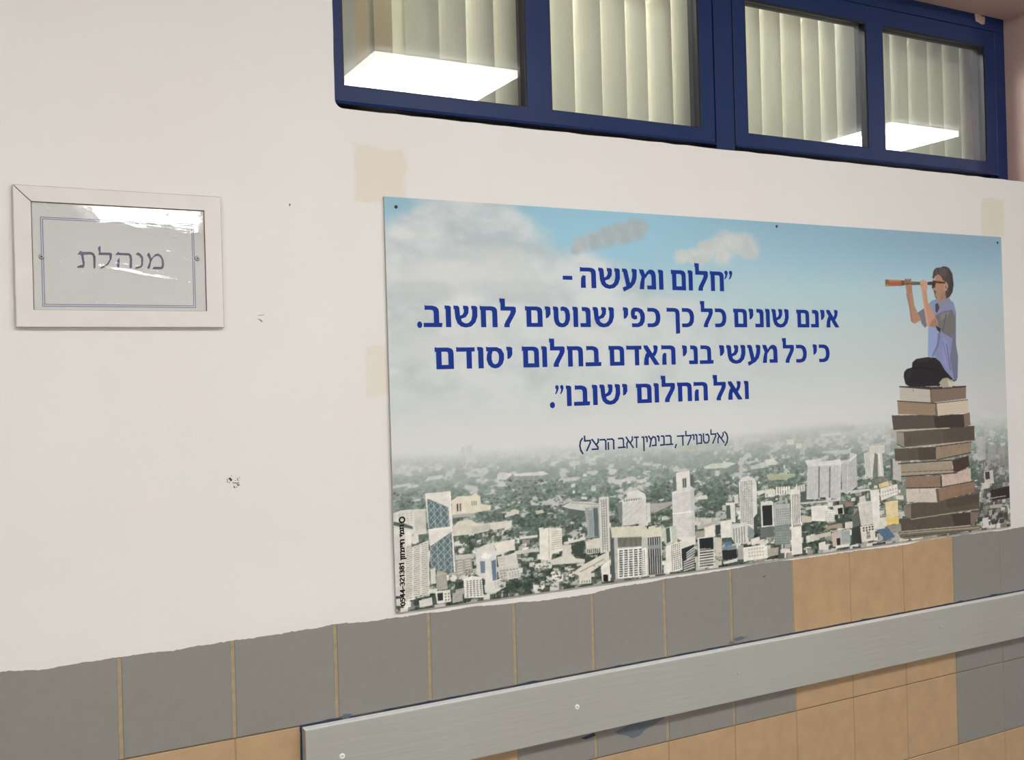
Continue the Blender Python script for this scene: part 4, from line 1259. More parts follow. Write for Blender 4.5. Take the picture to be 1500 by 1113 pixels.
E_.f([(128, 1060), (680, 1015), (690, 1035), (560, 1060), (170, 1110), (130, 1100)], (120, 108, 88)); E_.line((130, 1072), (670, 1030), 1.2, (176, 166, 146)); E_.line((160, 1092), (600, 1050), 1.0, (70, 62, 52))
E_.f([(130, 972), (610, 925), (670, 928), (625, 1015), (145, 1070)], (92, 82, 68)); E_.f([(480, 940), (606, 926), (612, 1008), (500, 1022)], (76, 64, 56)); E_.f([(608, 926), (672, 928), (628, 1012), (612, 1008)], (130, 108, 92)); E_.line((140, 1060), (610, 1016), 1.3, (178, 168, 146))
E_.f([(155, 875), (205, 868), (668, 800), (670, 905), (205, 978), (160, 942)], (94, 83, 68)); E_.f([(155, 880), (204, 872), (206, 976), (160, 942)], (132, 122, 102)); E_.line((206, 975), (668, 905), 1.2, (170, 160, 138)); E_.f([(440, 840), (668, 802), (670, 860), (450, 900)], (84, 70, 60), 0.7)
E_.f([(172, 768), (382, 764), (388, 860), (176, 858)], (206, 196, 176)); grain([(172, 768), (382, 764), (388, 860), (176, 858)], 9, (180, 168, 146), 0.5, 1); E_.f([(395, 765), (632, 718), (637, 788), (400, 852)], (152, 118, 92)); grain([(395, 765), (632, 718), (637, 788), (400, 852)], 8, (122, 92, 70), 0.6, 2); E_.f([(372, 768), (394, 766), (400, 856), (384, 860)], (110, 92, 76)); E_.line((260, 765), (265, 800), 1.0, (150, 136, 116))
E_.f([(170, 684), (402, 680), (404, 756), (172, 762)], (152, 122, 96)); grain([(170, 684), (402, 680), (404, 756), (172, 762)], 8, (120, 94, 72), 0.6, 3); E_.f([(412, 676), (520, 655), (610, 628), (613, 716), (416, 754)], (204, 180, 158)); grain([(412, 676), (608, 640), (613, 716), (416, 754)], 6, (176, 150, 128), 0.4, 4); E_.line((410, 678), (414, 752), 1.5, LINE); E_.line((172, 764), (410, 758), 1.3, LINE); E_.line((395, 760), (632, 716), 1.3, LINE)
E_.f([(135, 590), (482, 578), (490, 642), (500, 660), (140, 684)], (168, 154, 128)); grain([(138, 605), (484, 592), (488, 640), (140, 650)], 8, (140, 126, 100), 0.5, 5); E_.f([(484, 575), (596, 542), (602, 616), (520, 655), (496, 650)], (78, 58, 50)); E_.line((118, 598), (485, 574), 1.6, LINE); E_.line((138, 656), (500, 640), 1.0, (96, 84, 68)); E_.line((140, 684), (520, 660), 1.6, LINE)
E_.f([(92, 497), (366, 482), (372, 570), (98, 580)], (96, 86, 70)); E_.f([(250, 488), (366, 482), (372, 570), (260, 574)], (86, 74, 60)); E_.f([(372, 482), (616, 450), (613, 522), (380, 572)], (158, 132, 106)); grain([(378, 484), (616, 452), (613, 520), (384, 560)], 8, (130, 106, 82), 0.5, 6); E_.line((372, 482), (616, 450), 1.4, LINE); E_.line((380, 572), (613, 522), 1.4, LINE); E_.line((370, 484), (374, 570), 1.2, LINE)
E_.f([(108, 380), (160, 380), (636, 340), (638, 440), (160, 490), (110, 466)], (98, 88, 72)); E_.f([(110, 385), (156, 386), (160, 488), (112, 464)], (152, 142, 122)); E_.line((160, 490), (634, 442), 1.4, (176, 166, 148)); E_.line((112, 466), (160, 490), 1.2, LINE); E_.f([(420, 365), (636, 342), (638, 438), (430, 460)], (88, 76, 64), 0.7)
E_.f([(74, 270), (560, 262), (602, 250), (610, 334), (568, 352), (86, 372)], (92, 82, 68)); E_.f([(360, 270), (562, 264), (568, 350), (370, 360)], (70, 60, 52)); E_.f([(564, 264), (604, 252), (609, 332), (570, 350)], (136, 110, 88)); E_.line((82, 372), (470, 356), 1.4, (186, 178, 160))
E_.f([(113, 176), (366, 190), (366, 270), (118, 262)], (158, 132, 104)); grain([(113, 182), (366, 194), (366, 266), (118, 258)], 8, (126, 102, 78), 0.55, 7); E_.f([(378, 186), (592, 164), (594, 250), (386, 274)], (206, 188, 158)); grain([(378, 190), (592, 170), (594, 248), (386, 270)], 7, (178, 158, 130), 0.4, 8); E_.f([(366, 190), (380, 188), (388, 272), (368, 276)], (116, 104, 88)); E_.line((110, 172), (370, 188), 1.6, LINE); E_.line((368, 188), (592, 164), 1.2, LINE)
E_.f([(128, 78), (332, 86), (336, 182), (130, 166)], (190, 182, 166)); grain([(128, 84), (332, 90), (336, 178), (130, 162)], 7, (166, 156, 138), 0.4, 9); E_.f([(346, 96), (578, 80), (580, 156), (350, 184)], (136, 112, 92)); grain([(346, 100), (578, 84), (580, 152), (350, 180)], 7, (108, 86, 70), 0.5, 10); E_.f([(332, 86), (346, 92), (352, 184), (338, 184)], (116, 106, 92)); E_.f([(124, 71), (340, 76), (580, 69), (580, 80), (345, 96), (126, 80)], (72, 60, 52)); E_.line((220, 84), (222, 110), 1.0, (140, 130, 114))

# --- boy with a telescope
Fz = Z(1280, 370, 5.565)
Fz.sat = 0.86
SK = (178, 136, 108); SKD = (150, 112, 88)
Fz.f([(355, 490), (405, 455), (440, 560), (430, 600), (415, 616), (390, 580)], (112, 118, 126))
Fz.f([(262, 335), (312, 310), (330, 430), (355, 488), (388, 548), (330, 582), (302, 562), (286, 440)], (172, 132, 105)); Fz.f([(262, 335), (280, 330), (300, 450), (320, 575), (302, 562), (286, 440)], (150, 114, 90), 0.7)
Fz.f([(430, 440), (470, 395), (520, 375), (610, 380), (648, 405), (668, 480), (668, 740), (686, 850), (682, 1020), (672, 1040), (650, 1050), (600, 1000), (545, 910), (500, 850), (440, 850), (445, 610), (500, 600)], (128, 138, 176))
Fz.f([(430, 440), (478, 385), (500, 400), (500, 480), (470, 520), (440, 470)], (120, 150, 186))
Fz.f([(443, 610), (530, 612), (526, 720), (472, 850), (440, 848)], (138, 156, 196)); Fz.f([(520, 660), (545, 650), (530, 760), (478, 850), (470, 848), (515, 740)], (106, 112, 150), 0.8)
Fz.f([(560, 690), (600, 720), (620, 920), (600, 940), (560, 900)], (140, 144, 190), 0.8); Fz.f([(640, 560), (668, 480), (668, 740), (686, 850), (682, 1020), (655, 1044), (618, 860), (640, 700)], (112, 114, 136)); Fz.line((590, 740), (625, 960), 1.2, (96, 98, 130)); Fz.line((560, 720), (610, 930), 0.8, (104, 106, 142))
Fz.f([(560, 440), (600, 410), (645, 410), (660, 460), (560, 475)], (132, 136, 174))
Fz.f([(492, 520), (560, 480), (640, 465), (668, 560), (655, 650), (636, 698), (560, 655), (530, 615), (505, 560)], (116, 112, 112)); Fz.f([(540, 500), (620, 475), (600, 520), (545, 560)], (132, 128, 128), 0.8); Fz.line((590, 500), (560, 640), 1.4, (92, 88, 90)); Fz.f([(500, 590), (545, 620), (540, 655), (515, 630)], (58, 50, 52))
Fz.f([(522, 420), (555, 375), (610, 362), (626, 395), (570, 430), (540, 455), (528, 450)], (134, 138, 148)); Fz.f([(498, 400), (520, 390), (524, 420), (505, 440), (498, 430)], (126, 146, 176)); Fz.f([(500, 420), (520, 410), (535, 450), (515, 492), (502, 480)], (84, 66, 66))
Fz.f([(476, 230), (498, 185), (520, 178), (548, 190), (566, 225), (592, 248), (604, 275), (590, 320), (582, 370), (540, 402), (520, 388), (500, 368), (490, 330), (484, 302), (470, 290), (480, 260)], (172, 130, 104)); Fz.f([(482, 300), (510, 320), (500, 345), (520, 385), (500, 368), (490, 330)], (120, 88, 72)); Fz.f([(540, 330), (585, 310), (582, 370), (545, 398)], (158, 120, 98), 0.8); Fz.f([(484, 200), (500, 188), (502, 228), (480, 230)], (196, 152, 124))
Fz.f([(475, 210), (484, 150), (505, 126), (545, 122), (560, 113), (590, 115), (612, 126), (640, 172), (650, 262), (641, 322), (618, 362), (586, 376), (582, 322), (604, 270), (592, 245), (562, 226), (545, 190), (520, 178), (500, 192), (486, 215)], (80, 70, 65)); Fz.f([(500, 140), (560, 122), (600, 140), (580, 200), (540, 180), (505, 170)], (98, 86, 78), 0.7); Fz.line((520, 130), (530, 180), 1.0, (62, 54, 50)); Fz.f([(610, 130), (650, 262), (641, 322), (618, 362), (610, 300), (620, 220)], (66, 58, 56), 0.8)
Fz.f([(570, 262), (592, 248), (606, 272), (592, 312), (572, 308)], (186, 142, 116)); Fz.f([(578, 270), (592, 264), (594, 290), (582, 300)], (150, 108, 88))
Fz.f([(480, 228), (500, 230), (582, 240), (582, 254), (505, 250), (498, 285), (474, 294), (472, 262)], (88, 52, 34)); Fz.f([(482, 240), (496, 244), (490, 270), (480, 268)], (52, 38, 34))
Fz.f([(250, 236), (470, 240), (476, 264), (250, 266)], (98, 88, 66)); Fz.line((250, 246), (470, 248), 0.9, (138, 124, 92)); Fz.f([(92, 220), (235, 225), (252, 235), (252, 268), (222, 273), (92, 275)], (160, 96, 62)); Fz.f([(92, 220), (235, 225), (240, 238), (92, 236)], (188, 122, 84)); Fz.f([(92, 220), (124, 222), (124, 275), (92, 275)], (128, 100, 52)); Fz.f([(222, 226), (250, 235), (250, 268), (222, 273)], (118, 76, 52)); Fz.line((94, 266), (122, 266), 1.2, (176, 160, 96)); Fz.f([(440, 240), (476, 236), (476, 268), (442, 262)], (70, 58, 48))
for x_ in (248, 266, 284):
    Fz.f([(x_, 226), (x_ + 10, 212), (x_ + 20, 216), (x_ + 20, 250), (x_ + 2, 252)], (150, 108, 84)); Fz.line((x_, 228), (x_, 250), 0.7, (90, 62, 48))
Fz.f([(256, 262), (310, 260), (312, 312), (290, 348), (268, 338)], (168, 126, 100)); Fz.line((258, 256), (308, 258), 1.0, (96, 66, 52))
Fz.f([(375, 242), (386, 226), (408, 222), (434, 240), (436, 300), (428, 325), (390, 322), (380, 275)], (198, 150, 122)); Fz.line((376, 262), (400, 268), 0.8, (150, 108, 86))
Fz.f([(386, 310), (428, 310), (440, 400), (492, 505), (518, 560), (522, 590), (498, 602), (440, 606), (426, 570), (405, 430)], (192, 142, 112)); Fz.f([(386, 310), (402, 312), (420, 440), (448, 600), (430, 590), (405, 430)], (206, 158, 130), 0.7); Fz.f([(470, 560), (500, 530), (522, 590), (498, 602), (450, 606)], (158, 110, 86), 0.7)
Fz.f([(242, 1010), (246, 972), (268, 948), (310, 935), (312, 895), (345, 866), (430, 852), (500, 855), (540, 890), (580, 960), (645, 1032), (600, 1050), (530, 1088), (290, 1093), (256, 1070)], (46, 42, 45)); Fz.f([(310, 935), (420, 925), (520, 960), (480, 965), (400, 945), (320, 950)], (38, 34, 37)); Fz.f([(330, 880), (430, 862), (480, 870), (400, 895)], (58, 54, 57), 0.7); Fz.f([(255, 1000), (280, 960), (330, 955), (300, 1000), (280, 1060)], (56, 51, 54), 0.6)
Fz.f([(530, 1062), (560, 1026), (600, 1020), (625, 1035), (642, 1062), (638, 1096), (560, 1100)], (170, 160, 138)); Fz.f([(600, 1035), (640, 1062), (638, 1096), (610, 1090)], (200, 192, 170)); Fz.f([(632, 1040), (678, 1030), (670, 1045), (650, 1052)], (88, 88, 104))

# average the fine samples, then one vertex per cell corner
tex = ((fbm(0.010, 0.010, 101, 3) - 0.5) * 26 + (fbm(0.03, 0.012, 111, 2) - 0.5) * 16) * sm(0.60, 0.68, VV)
img = img * (1 + tex / 240)[..., None]
img = np.clip(img + (np.random.RandomState(4).rand(GV, GU, 1).astype(np.float32) - 0.5) * 5, 0, 255)
small = lin(img).reshape(NV, SS, NU, SS, 3).mean(axis=(1, 3)) * KP
small = np.clip(small, 0.0, 0.95)
vx = (np.arange(NU) / (NU - 1)) * (PX1 - PX0) + PX0
vz = PZ1 + (np.arange(NV) / (NV - 1)) * (PZ0 - PZ1)
GX, GZ = np.meshgrid(vx, vz)
co = np.stack([GX, yface(GZ), GZ], -1).astype(np.float32).reshape(-1, 3)
idx = np.arange(NU * NV).reshape(NV, NU)
quads = np.stack([idx[1:, :-1], idx[1:, 1:], idx[:-1, 1:], idx[:-1, :-1]], -1).reshape(-1, 4).astype(np.int32)
me = bpy.data.meshes.new('printed_picture')
me.vertices.add(len(co)); me.vertices.foreach_set('co', co.ravel())
me.loops.add(quads.size); me.loops.foreach_set('vertex_index', quads.ravel())
me.polygons.add(len(quads)); me.polygons.foreach_set('loop_start', np.arange(0, quads.size, 4, dtype=np.int32))
ca = me.color_attributes.new('print', 'FLOAT_COLOR', 'POINT')
ca.data.foreach_set('color', np.concatenate([small.reshape(-1, 3), np.ones((NU * NV, 1), np.float32)], 1).astype(np.float32).ravel())
me.update(calc_edges=True)
me.materials.append(M_PRINT)
pic = bpy.data.objects.new('printed_picture', me)
C.objects.link(pic)
put(pic, poster)
del tex, n7, n8, cn, UU, VV, WX, WZ, QX, QY, img, n1, n2, n3, n4, n5, n6, land, cc


# ---- lettering: bold Hebrew letters drawn as overlapping strokes on a unit-high box
VAV = [(0, 1), (.06, .98), (.2, .98), (.28, .92), (.28, 0), (.04, 0), (.04, .84), (0, .8)]
GL = {
    'ו': (.28, [VAV]),
    'ח': (.82, [[(0, 1), (.08, .97), (.58, .97), (.72, .93), (.8, .84), (.82, .7), (.82, 0), (.58, 0), (.58, .68), (.56, .75), (.5, .78), (.28, .78), (.28, 0), (.04, 0), (.04, .82), (0, .79)]]),
    'ה': (.80, [[(0, 1), (.08, .97), (.54, .97), (.69, .93), (.78, .84), (.8, .7), (.8, 0), (.56, 0), (.56, .68), (.54, .75), (.48, .78), (.04, .78), (0, .74)], [(.06, .5), (.14, .6), (.28, .58), (.27, .3), (.28, 0), (.03, 0), (.04, .3)]]),
    'ל': (.78, [[(0, 1.37), (.06, 1.34), (.26, 1.34), (.26, .97), (.7, .97), (.78, .93), (.78, .72), (.72, .58), (.52, .24), (.46, .12), (.46, 0), (.2, 0), (.2, .12), (.27, .27), (.46, .58), (.52, .7), (.52, .78), (.04, .78), (.04, 1.18), (0, 1.14)]]),
    'ם': (.84, [[(0, 1), (.08, .97), (.58, .97), (.74, .93), (.82, .84), (.84, .7), (.84, 0), (.06, 0), (.06, .79), (.04, .79), (0, .75)]]),
    'מ': (.89, [[(0, 1), (.07, .97), (.22, .97), (.34, .68), (.28, .44), (.24, 0), (0, 0), (.04, .3), (.13, .6), (.03, .82)],
               [(.28, .66), (.4, .86), (.52, .96), (.62, .98), (.76, .95), (.85, .85), (.89, .68), (.89, 0), (.42, 0), (.4, .19), (.65, .19), (.65, .62), (.62, .73), (.54, .77), (.44, .7), (.34, .54)]]),
    'נ': (.52, [[(.08, 1), (.14, .97), (.32, .97), (.46, .92), (.52, .8), (.52, 0), (0, 0), (-.02, .19), (.28, .19), (.28, .7), (.22, .78), (.12, .77), (.08, .8)]]),
    'כ': (.74, [[(.02, 1), (.08, .97), (.36, .97), (.54, .92), (.67, .8), (.73, .62), (.74, .48), (.71, .27), (.6, .1), (.44, .02), (.3, 0), (.02, 0), (0, .19), (.28, .19), (.4, .23), (.47, .34), (.49, .49), (.46, .66), (.4, .75), (.3, .78), (.02, .78)]]),
    'ב': (.84, [[(.06, 1), (.12, .97), (.4, .97), (.58, .92), (.68, .82), (.7, .68), (.7, .19), (.84, .19), (.82, 0), (0, 0), (0, .19), (.46, .19), (.46, .66), (.43, .75), (.34, .78), (.1, .78), (.06, .75)]]),
    'י': (.28, [[(0, 1), (.06, .98), (.2, .98), (.28, .92), (.28, .62), (.18, .46), (.04, .4), (.04, .84), (0, .8)]]),
    'ט': (.85, [[(0, 1), (.06, .98), (.2, .98), (.27, .9), (.27, .4), (.32, .23), (.44, .17), (.55, .22), (.61, .38), (.61, .62), (.57, .75), (.48, .79), (.38, .76), (.38, .96), (.5, .99), (.68, .95), (.8, .82), (.85, .6), (.84, .36), (.74, .12), (.6, .01), (.44, -.02), (.26, .01), (.12, .12), (.05, .28), (.03, .42), (.03, .84), (0, .8)]]),
    'ש': (1.1, [[(0, 1), (.06, .98), (.2, .98), (.27, .9), (.3, .45), (.38, .25), (.54, .17), (.68, .2), (.8, .32), (.86, .55), (.86, .84), (.82, .8), (.82, 1), (.88, .98), (1.02, .98), (1.1, .92), (1.1, .5), (1.0, .22), (.8, .03), (.55, -.02), (.32, .03), (.16, .17), (.08, .4), (.04, .84), (0, .8)],
               [(.44, 1), (.5, .98), (.64, .98), (.7, .9), (.68, .64), (.56, .46), (.3, .36), (.28, .52), (.4, .57), (.47, .68), (.48, .84), (.44, .8)]]),
    'ע': (.77, [[(0, 1), (.06, .98), (.2, .98), (.27, .9), (.42, .2), (.2, .14), (.05, .84), (0, .8)], [(.5, 1), (.56, .98), (.7, .98), (.77, .92), (.75, .55), (.66, .28), (.46, .06), (.06, -.14), (0, .06), (.26, .16), (.44, .34), (.52, .58), (.54, .84), (.5, .8)]]),
    'פ': (.80, [[(.1, .92), (.2, .98), (.45, .97), (.66, .88), (.78, .68), (.8, .48), (.76, .26), (.64, .08), (.44, 0), (.08, 0), (.06, .19), (.38, .19), (.5, .28), (.55, .48), (.51, .68), (.4, .78), (.26, .77), (.24, .6), (.36, .58), (.36, .4), (.2, .38), (.06, .46), (.02, .66), (.04, .82)]]),
    'ך': (.76, [[(0, 1), (.08, .97), (.48, .97), (.66, .92), (.74, .82), (.76, .68), (.76, -.3), (.52, -.34), (.52, .66), (.5, .75), (.43, .78), (.02, .78), (0, .75)]]),
    'ד': (.84, [[(0, 1), (.08, .97), (.84, .97), (.84, .78), (.7, .78), (.7, 0), (.46, 0), (.46, .78), (.02, .78), (0, .75)]]),
    'א': (.88, [[(0, 1), (.08, .98), (.22, .98), (.88, 0), (.6, 0), (.02, .84)], [(.55, 1), (.6, .98), (.74, .98), (.8, .9), (.76, .66), (.62, .42), (.48, .56), (.56, .7), (.58, .84), (.55, .8)], [(.2, .66), (.34, .5), (.27, .3), (.27, 0), (0, 0), (.02, .3), (.1, .54)]]),
    'ס': (.84, [[(0, 1), (.08, .97), (.5, .97), (.72, .88), (.84, .66), (.84, .4), (.76, .18), (.6, .03), (.42, -.02), (.42, .17), (.54, .23), (.6, .4), (.6, .6), (.55, .72), (.46, .78), (.02, .78)], [(.1, .8), (.32, .8), (.26, .6), (.26, .4), (.31, .23), (.42, .17), (.42, -.02), (.24, .03), (.1, .16), (.02, .4), (.04, .62)]]),
    '”': (.55, [[(.02, .98), (.12, 1.03), (.22, .98), (.23, .86), (.14, .68), (.04, .58), (0, .62), (.06, .72), (.08, .82), (.02, .88)], [(.32, .98), (.42, 1.03), (.52, .98), (.53, .86), (.44, .68), (.34, .58), (.3, .62), (.36, .72), (.38, .82), (.32, .88)]]),
    '.': (.3, [[(.15 + .15 * math.cos(a_ * math.pi / 8), .12 + .15 * math.sin(a_ * math.pi / 8)) for a_ in range(16)]]),
    '-': (.5, [[(0, .38), (.5, .38), (.5, .58), (0, .58)]]),
}
HOLES = {'ם': [[(.3, .19), (.6, .19), (.6, .68), (.58, .75), (.52, .785), (.3, .785)]]}
GAP = .12
KINK = 0


def word(bm, txt, xl, xr, ybase_l, ybase_r, ytop_l, ytop_r):
    """fit one word, read right to left, between photo positions (left, right, baseline, letter top at each end)"""
    global KINK
    a, c = pat(xl, ybase_l), pat(xr, ybase_r)
    hl, hr = pat(xl, ytop_l).z - a.z, pat(xr, ytop_r).z - c.z
    zb, h = (a.z + c.z) / 2, (hl + hr) / 2
    tot = sum(GL[ch][0] for ch in txt) + GAP * (len(txt) - 1)
    sx = (c.x - a.x) / tot
    cur = 0.0
    for ch in txt[::-1]:
        wd_, polys = GL[ch]
        for pl in polys:
            P = [(a.x + (cur + u) * sx, zb + v * h) for u, v in pl]
            Hs = [[(a.x + (cur + u) * sx, zb + v * h) for u, v in hh] for hh in HOLES.get(ch, [])]
            KINK += 1
            yo = -0.0004 - 0.00004 * (KINK % 7)
            lp = [P] + Hs
            flat = [q for l in lp for q in l]
            vv_ = [bm.verts.new((x_, yface(z_) + yo, z_)) for x_, z_ in flat]
            for t_ in tessellate_polygon([[Vector((x_, z_, 0)) for x_, z_ in l] for l in lp]):
                q0_, q1_, q2_ = (flat[i] for i in t_)
                ccw = (q1_[0] - q0_[0]) * (q2_[1] - q0_[1]) - (q1_[1] - q0_[1]) * (q2_[0] - q0_[0]) > 0
                try:
                    bm.faces.new([vv_[i] for i in (t_ if ccw else t_[::-1])])
                except ValueError:
                    pass
        cur += wd_ + GAP


LINES = [
    [('”', 1061.5, 1073.7, 426.3, 426.5, 397, 397.3), ('חלום', 983.4, 1060.5, 425, 426.3, 394, 397.5), ('ומעשה', 850, 972, 421.4, 424.4, 391.5, 394), ('-', 824.5, 838.6, 420.5, 421, 391.5, 392)],
    [('אינם', 1167, 1229.4, 479.4, 479.6, 452.4, 454), ('שונים', 1074.6, 1155.5, 479.2, 479.4, 451, 452.6), ('כל', 1026.4, 1064.3, 479.2, 479.2, 450.7, 451), ('כך', 977, 1017, 479.2, 479.2, 450, 450.6),
     ('כפי', 913, 967.7, 479, 479.2, 449.5, 450.3), ('שנוטים', 769.6, 899.7, 478.7, 479, 447.8, 449.4), ('לחשוב', 620.6, 756.2, 479.2, 479, 446.6, 448), ('.', 611, 618.6, 479.5, 479.5, 447, 447)],
    [('כי', 1191, 1215.5, 530.8, 530, 504, 503.5), ('כל', 1146.4, 1182, 531.4, 530.8, 504.4, 504), ('מעשי', 1054, 1139, 532.4, 531.5, 504.8, 504.5), ('בני', 999.7, 1045.4, 533.4, 532.6, 505.2, 505), ('האדם', 892, 989.7, 536, 533.6, 505.5, 505.2),
     ('בחלום', 765, 881, 538, 536.2, 506.6, 506), ('יסודם', 637.3, 751, 541, 538.4, 508.4, 507)],
    [('ואל', 1044.8, 1097, 586.2, 584.6, 558.4, 557.4), ('החלום', 932, 1037, 590.4, 586.6, 561, 558.6), ('ישובו', 829.5, 919.5, 595, 591, 564.5, 561.2), ('”', 813.6, 826.7, 595.6, 595.2, 564.8, 564.4), ('.', 805.4, 813, 597, 597, 566, 566)],
]
for L_ in LINES:
    b = bmesh.new()
    for wv_ in L_:
        word(b, *wv_)
    put(obj('lettering', b, M_LETTER), poster)

# thin lettering made of pen strokes
SL_ = {
    'א': (.76, [[(0, 1), (.75, 0)], [(.68, 1), (.68, .75), (.5, .5)], [(.22, .7), (.06, .4), (.06, 0)]]),
    'ל': (.62, [[(.06, 1.35), (.06, .92), (.6, .92), (.6, .7), (.25, 0)]]),
    'ט': (.7, [[(.06, 1), (.06, .3), (.2, .08), (.36, .06), (.52, .08), (.68, .3), (.68, .7), (.55, .93), (.35, .9)]]),
    'נ': (.36, [[(.1, .94), (.25, .94), (.35, .84), (.35, .06), (0, .06)]]),
    'ו': (.16, [[(0, .96), (.1, .95), (.15, .85), (.15, 0)]]),
    'י': (.16, [[(0, .96), (.1, .95), (.15, .85), (.15, .5)]]),
    'ד': (.72, [[(0, .93), (.72, .93)], [(.58, .93), (.58, 0)]]),
    'ב': (.7, [[(.03, .93), (.45, .93), (.55, .8), (.55, .07)], [(0, .07), (.7, .07)]]),
    'מ': (.72, [[(0, 1), (.25, .65), (.1, 0)], [(.22, .65), (.45, .93), (.65, .85), (.72, .6), (.72, .07), (.35, .07)]]),
    'ן': (.16, [[(0, .96), (.1, .95), (.15, .85), (.15, -.35)]]),
    'ז': (.4, [[(0, .95), (.4, .95)], [(.22, .95), (.2, 0)]]),
    'ה': (.62, [[(0, .93), (.48, .93), (.62, .8), (.62, 0)], [(.08, .6), (.08, 0)]]),
    'ח': (.62, [[(0, .93), (.48, .93), (.62, .8), (.62, 0)], [(.08, .93), (.08, 0)]]),
    'ר': (.55, [[(0, .93), (.42, .93), (.55, .8), (.55, 0)]]),
    'צ': (.62, [[(0, 1), (.55, .25), (.55, .07), (0, .07)], [(.6, 1), (.6, .75), (.4, .48)]]),
    'ת': (.7, [[(.05, .93), (.55, .93), (.68, .8), (.68, 0)], [(.2, .93), (.2, .1), (0, .07)]]),
    ')': (.25, [[(0, 1.15), (.17, .9), (.24, .5), (.17, .05), (0, -.25)]]),
    '(': (.25, [[(.25, 1.15), (.08, .9), (0, .5), (.08, .05), (.25, -.25)]]),
    ',': (.1, [[(.1, .08), (.0, -.2)]]),
    ' ': (.28, []),
    '0': (.6, [[(.3, 1.2), (.08, 1.0), (.05, .6), (.08, .2), (.3, 0), (.52, .2), (.55, .6), (.52, 1.0), (.3, 1.2)]]),
    '5': (.6, [[(.5, 1.2), (.12, 1.2), (.1, .7), (.35, .74), (.53, .55), (.5, .2), (.28, 0), (.05, .08)]]),
    '4': (.64, [[(.44, 0), (.44, 1.2), (.04, .36), (.62, .36)]]),
    '3': (.6, [[(.06, 1.1), (.28, 1.2), (.5, 1.05), (.48, .76), (.24, .64), (.5, .5), (.54, .2), (.3, 0), (.04, .08)]]),
    '2': (.6, [[(.06, 1.05), (.28, 1.2), (.5, 1.05), (.5, .8), (.06, .04), (.56, .04)]]),
    '1': (.5, [[(.06, .95), (.3, 1.18), (.3, 0)]]),
    '8': (.6, [[(.3, 1.2), (.1, 1.06), (.1, .8), (.3, .65), (.5, .8), (.5, 1.06), (.3, 1.2)], [(.3, .65), (.06, .45), (.06, .18), (.3, 0), (.54, .18), (.54, .45), (.3, .65)]]),
    '-': (.4, [[(.02, .5), (.38, .5)]]),
    'O': (1.1, [[(.55 + .46 * math.cos(a_ * math.pi / 8), .55 + .46 * math.sin(a_ * math.pi / 8)) for a_ in range(17)]]),
}


def strokes(bm, seq, fit, thick, gap=.17):
    """seq: characters from left to right; fit(u, v) maps unit coordinates (u over the whole run) to x, z"""
    global KINK
    tot = sum(SL_[c_][0] for c_ in seq) + gap * (len(seq) - 1)
    cur = 0.0
    for ch in seq:
        for ln_ in SL_[ch][1]:
            for k in range(len(ln_) - 1):
                (x0, y0), (x1, y1) = ln_[k], ln_[k + 1]
                dx, dy = x1 - x0, y1 - y0
                L_ = math.hypot(dx, dy)
                ux, uy = dx / L_ * thick / 2, dy / L_ * thick / 2
                q = [(x0 - ux + uy, y0 - uy - ux), (x1 + ux + uy, y1 + uy - ux), (x1 + ux - uy, y1 + uy + ux), (x0 - ux - uy, y0 - uy + ux)]
                KINK += 1
                yo = -0.0004 - 0.00004 * (KINK % 7)
                P = [fit(cur + a_, b_, tot) for a_, b_ in q]
                f_ = bm.faces.new([bm.verts.new((x_, yface(z_) + yo, z_)) for x_, z_ in P])
        cur += SL_[ch][0] + gap
    bm.normal_update()
    for f_ in bm.faces:
        if f_.normal.y > 0:
            f_.normal_flip()


def run(bm, seq, xl, xr, ybl, ybr, ytl, ytr, thick):
    a_, c_ = pat(xl, ybl), pat(xr, ybr)
    h = (pat(xl, ytl).z - a_.z + pat(xr, ytr).z - c_.z) / 2
    z_ = (a_.z + c_.z) / 2
    strokes(bm, seq, lambda u, v, t: (a_.x + u / t * (c_.x - a_.x), z_ + v * h), thick)


b = bmesh.new()
run(b, ')', 1062, 1066, 648.5, 648.3, 634.5, 634.3, .13)
run(b, ',' + 'אלטנוילד'[::-1], 989, 1060.5, 651.5, 648.5, 637, 634.5, .15)
run(b, 'בנימין'[::-1], 941, 985, 654, 652, 639, 637.3, .15)
run(b, 'זאב'[::-1], 906, 935, 656.5, 654.8, 641, 639.5, .15)
run(b, '(' + 'הרצל'[::-1], 849.5, 899, 660.5, 657, 645, 641.6, .15)
put(obj('caption', b, M_LETTER_SMALL), poster)

# credit running up the left edge
b = bmesh.new()


def upward(seq, px, y_bottom, y_top, px_right, thick):
    a_, c_ = pat(px_right, y_bottom), pat(px_right, y_top)
    w_ = pat(px_right, (y_bottom + y_top) / 2).x - pat(px, (y_bottom + y_top) / 2).x
    strokes(b, seq, lambda u, v, t: (a_.x - v * w_, a_.z + u / t * (c_.z - a_.z)), thick)


upward('0544-321381', 588.0, 886.5, 823.2, 593.2, .26)
upward('תמי חיימזון'[::-1], 586.9, 819.0, 769.0, 592.6, .26)
upward('O', 585.3, 765.3, 756.4, 593.4, .26)
put(obj('credit_line', b, M_LETTER_BLACK), poster)


for k, (px, py) in enumerate(((580, 303), (1137.5, 331.5), (1461, 355.5))):
    p = pat(px, py)
    b = bmesh.new()
    add_screw(b, p.x, yface(p.z) - 0.0002, p.z, 0.0036, 0.002)
    put(obj('screw', b, [M_SCREW_DARK, M_SCREW_DARK], smooth=True), poster)

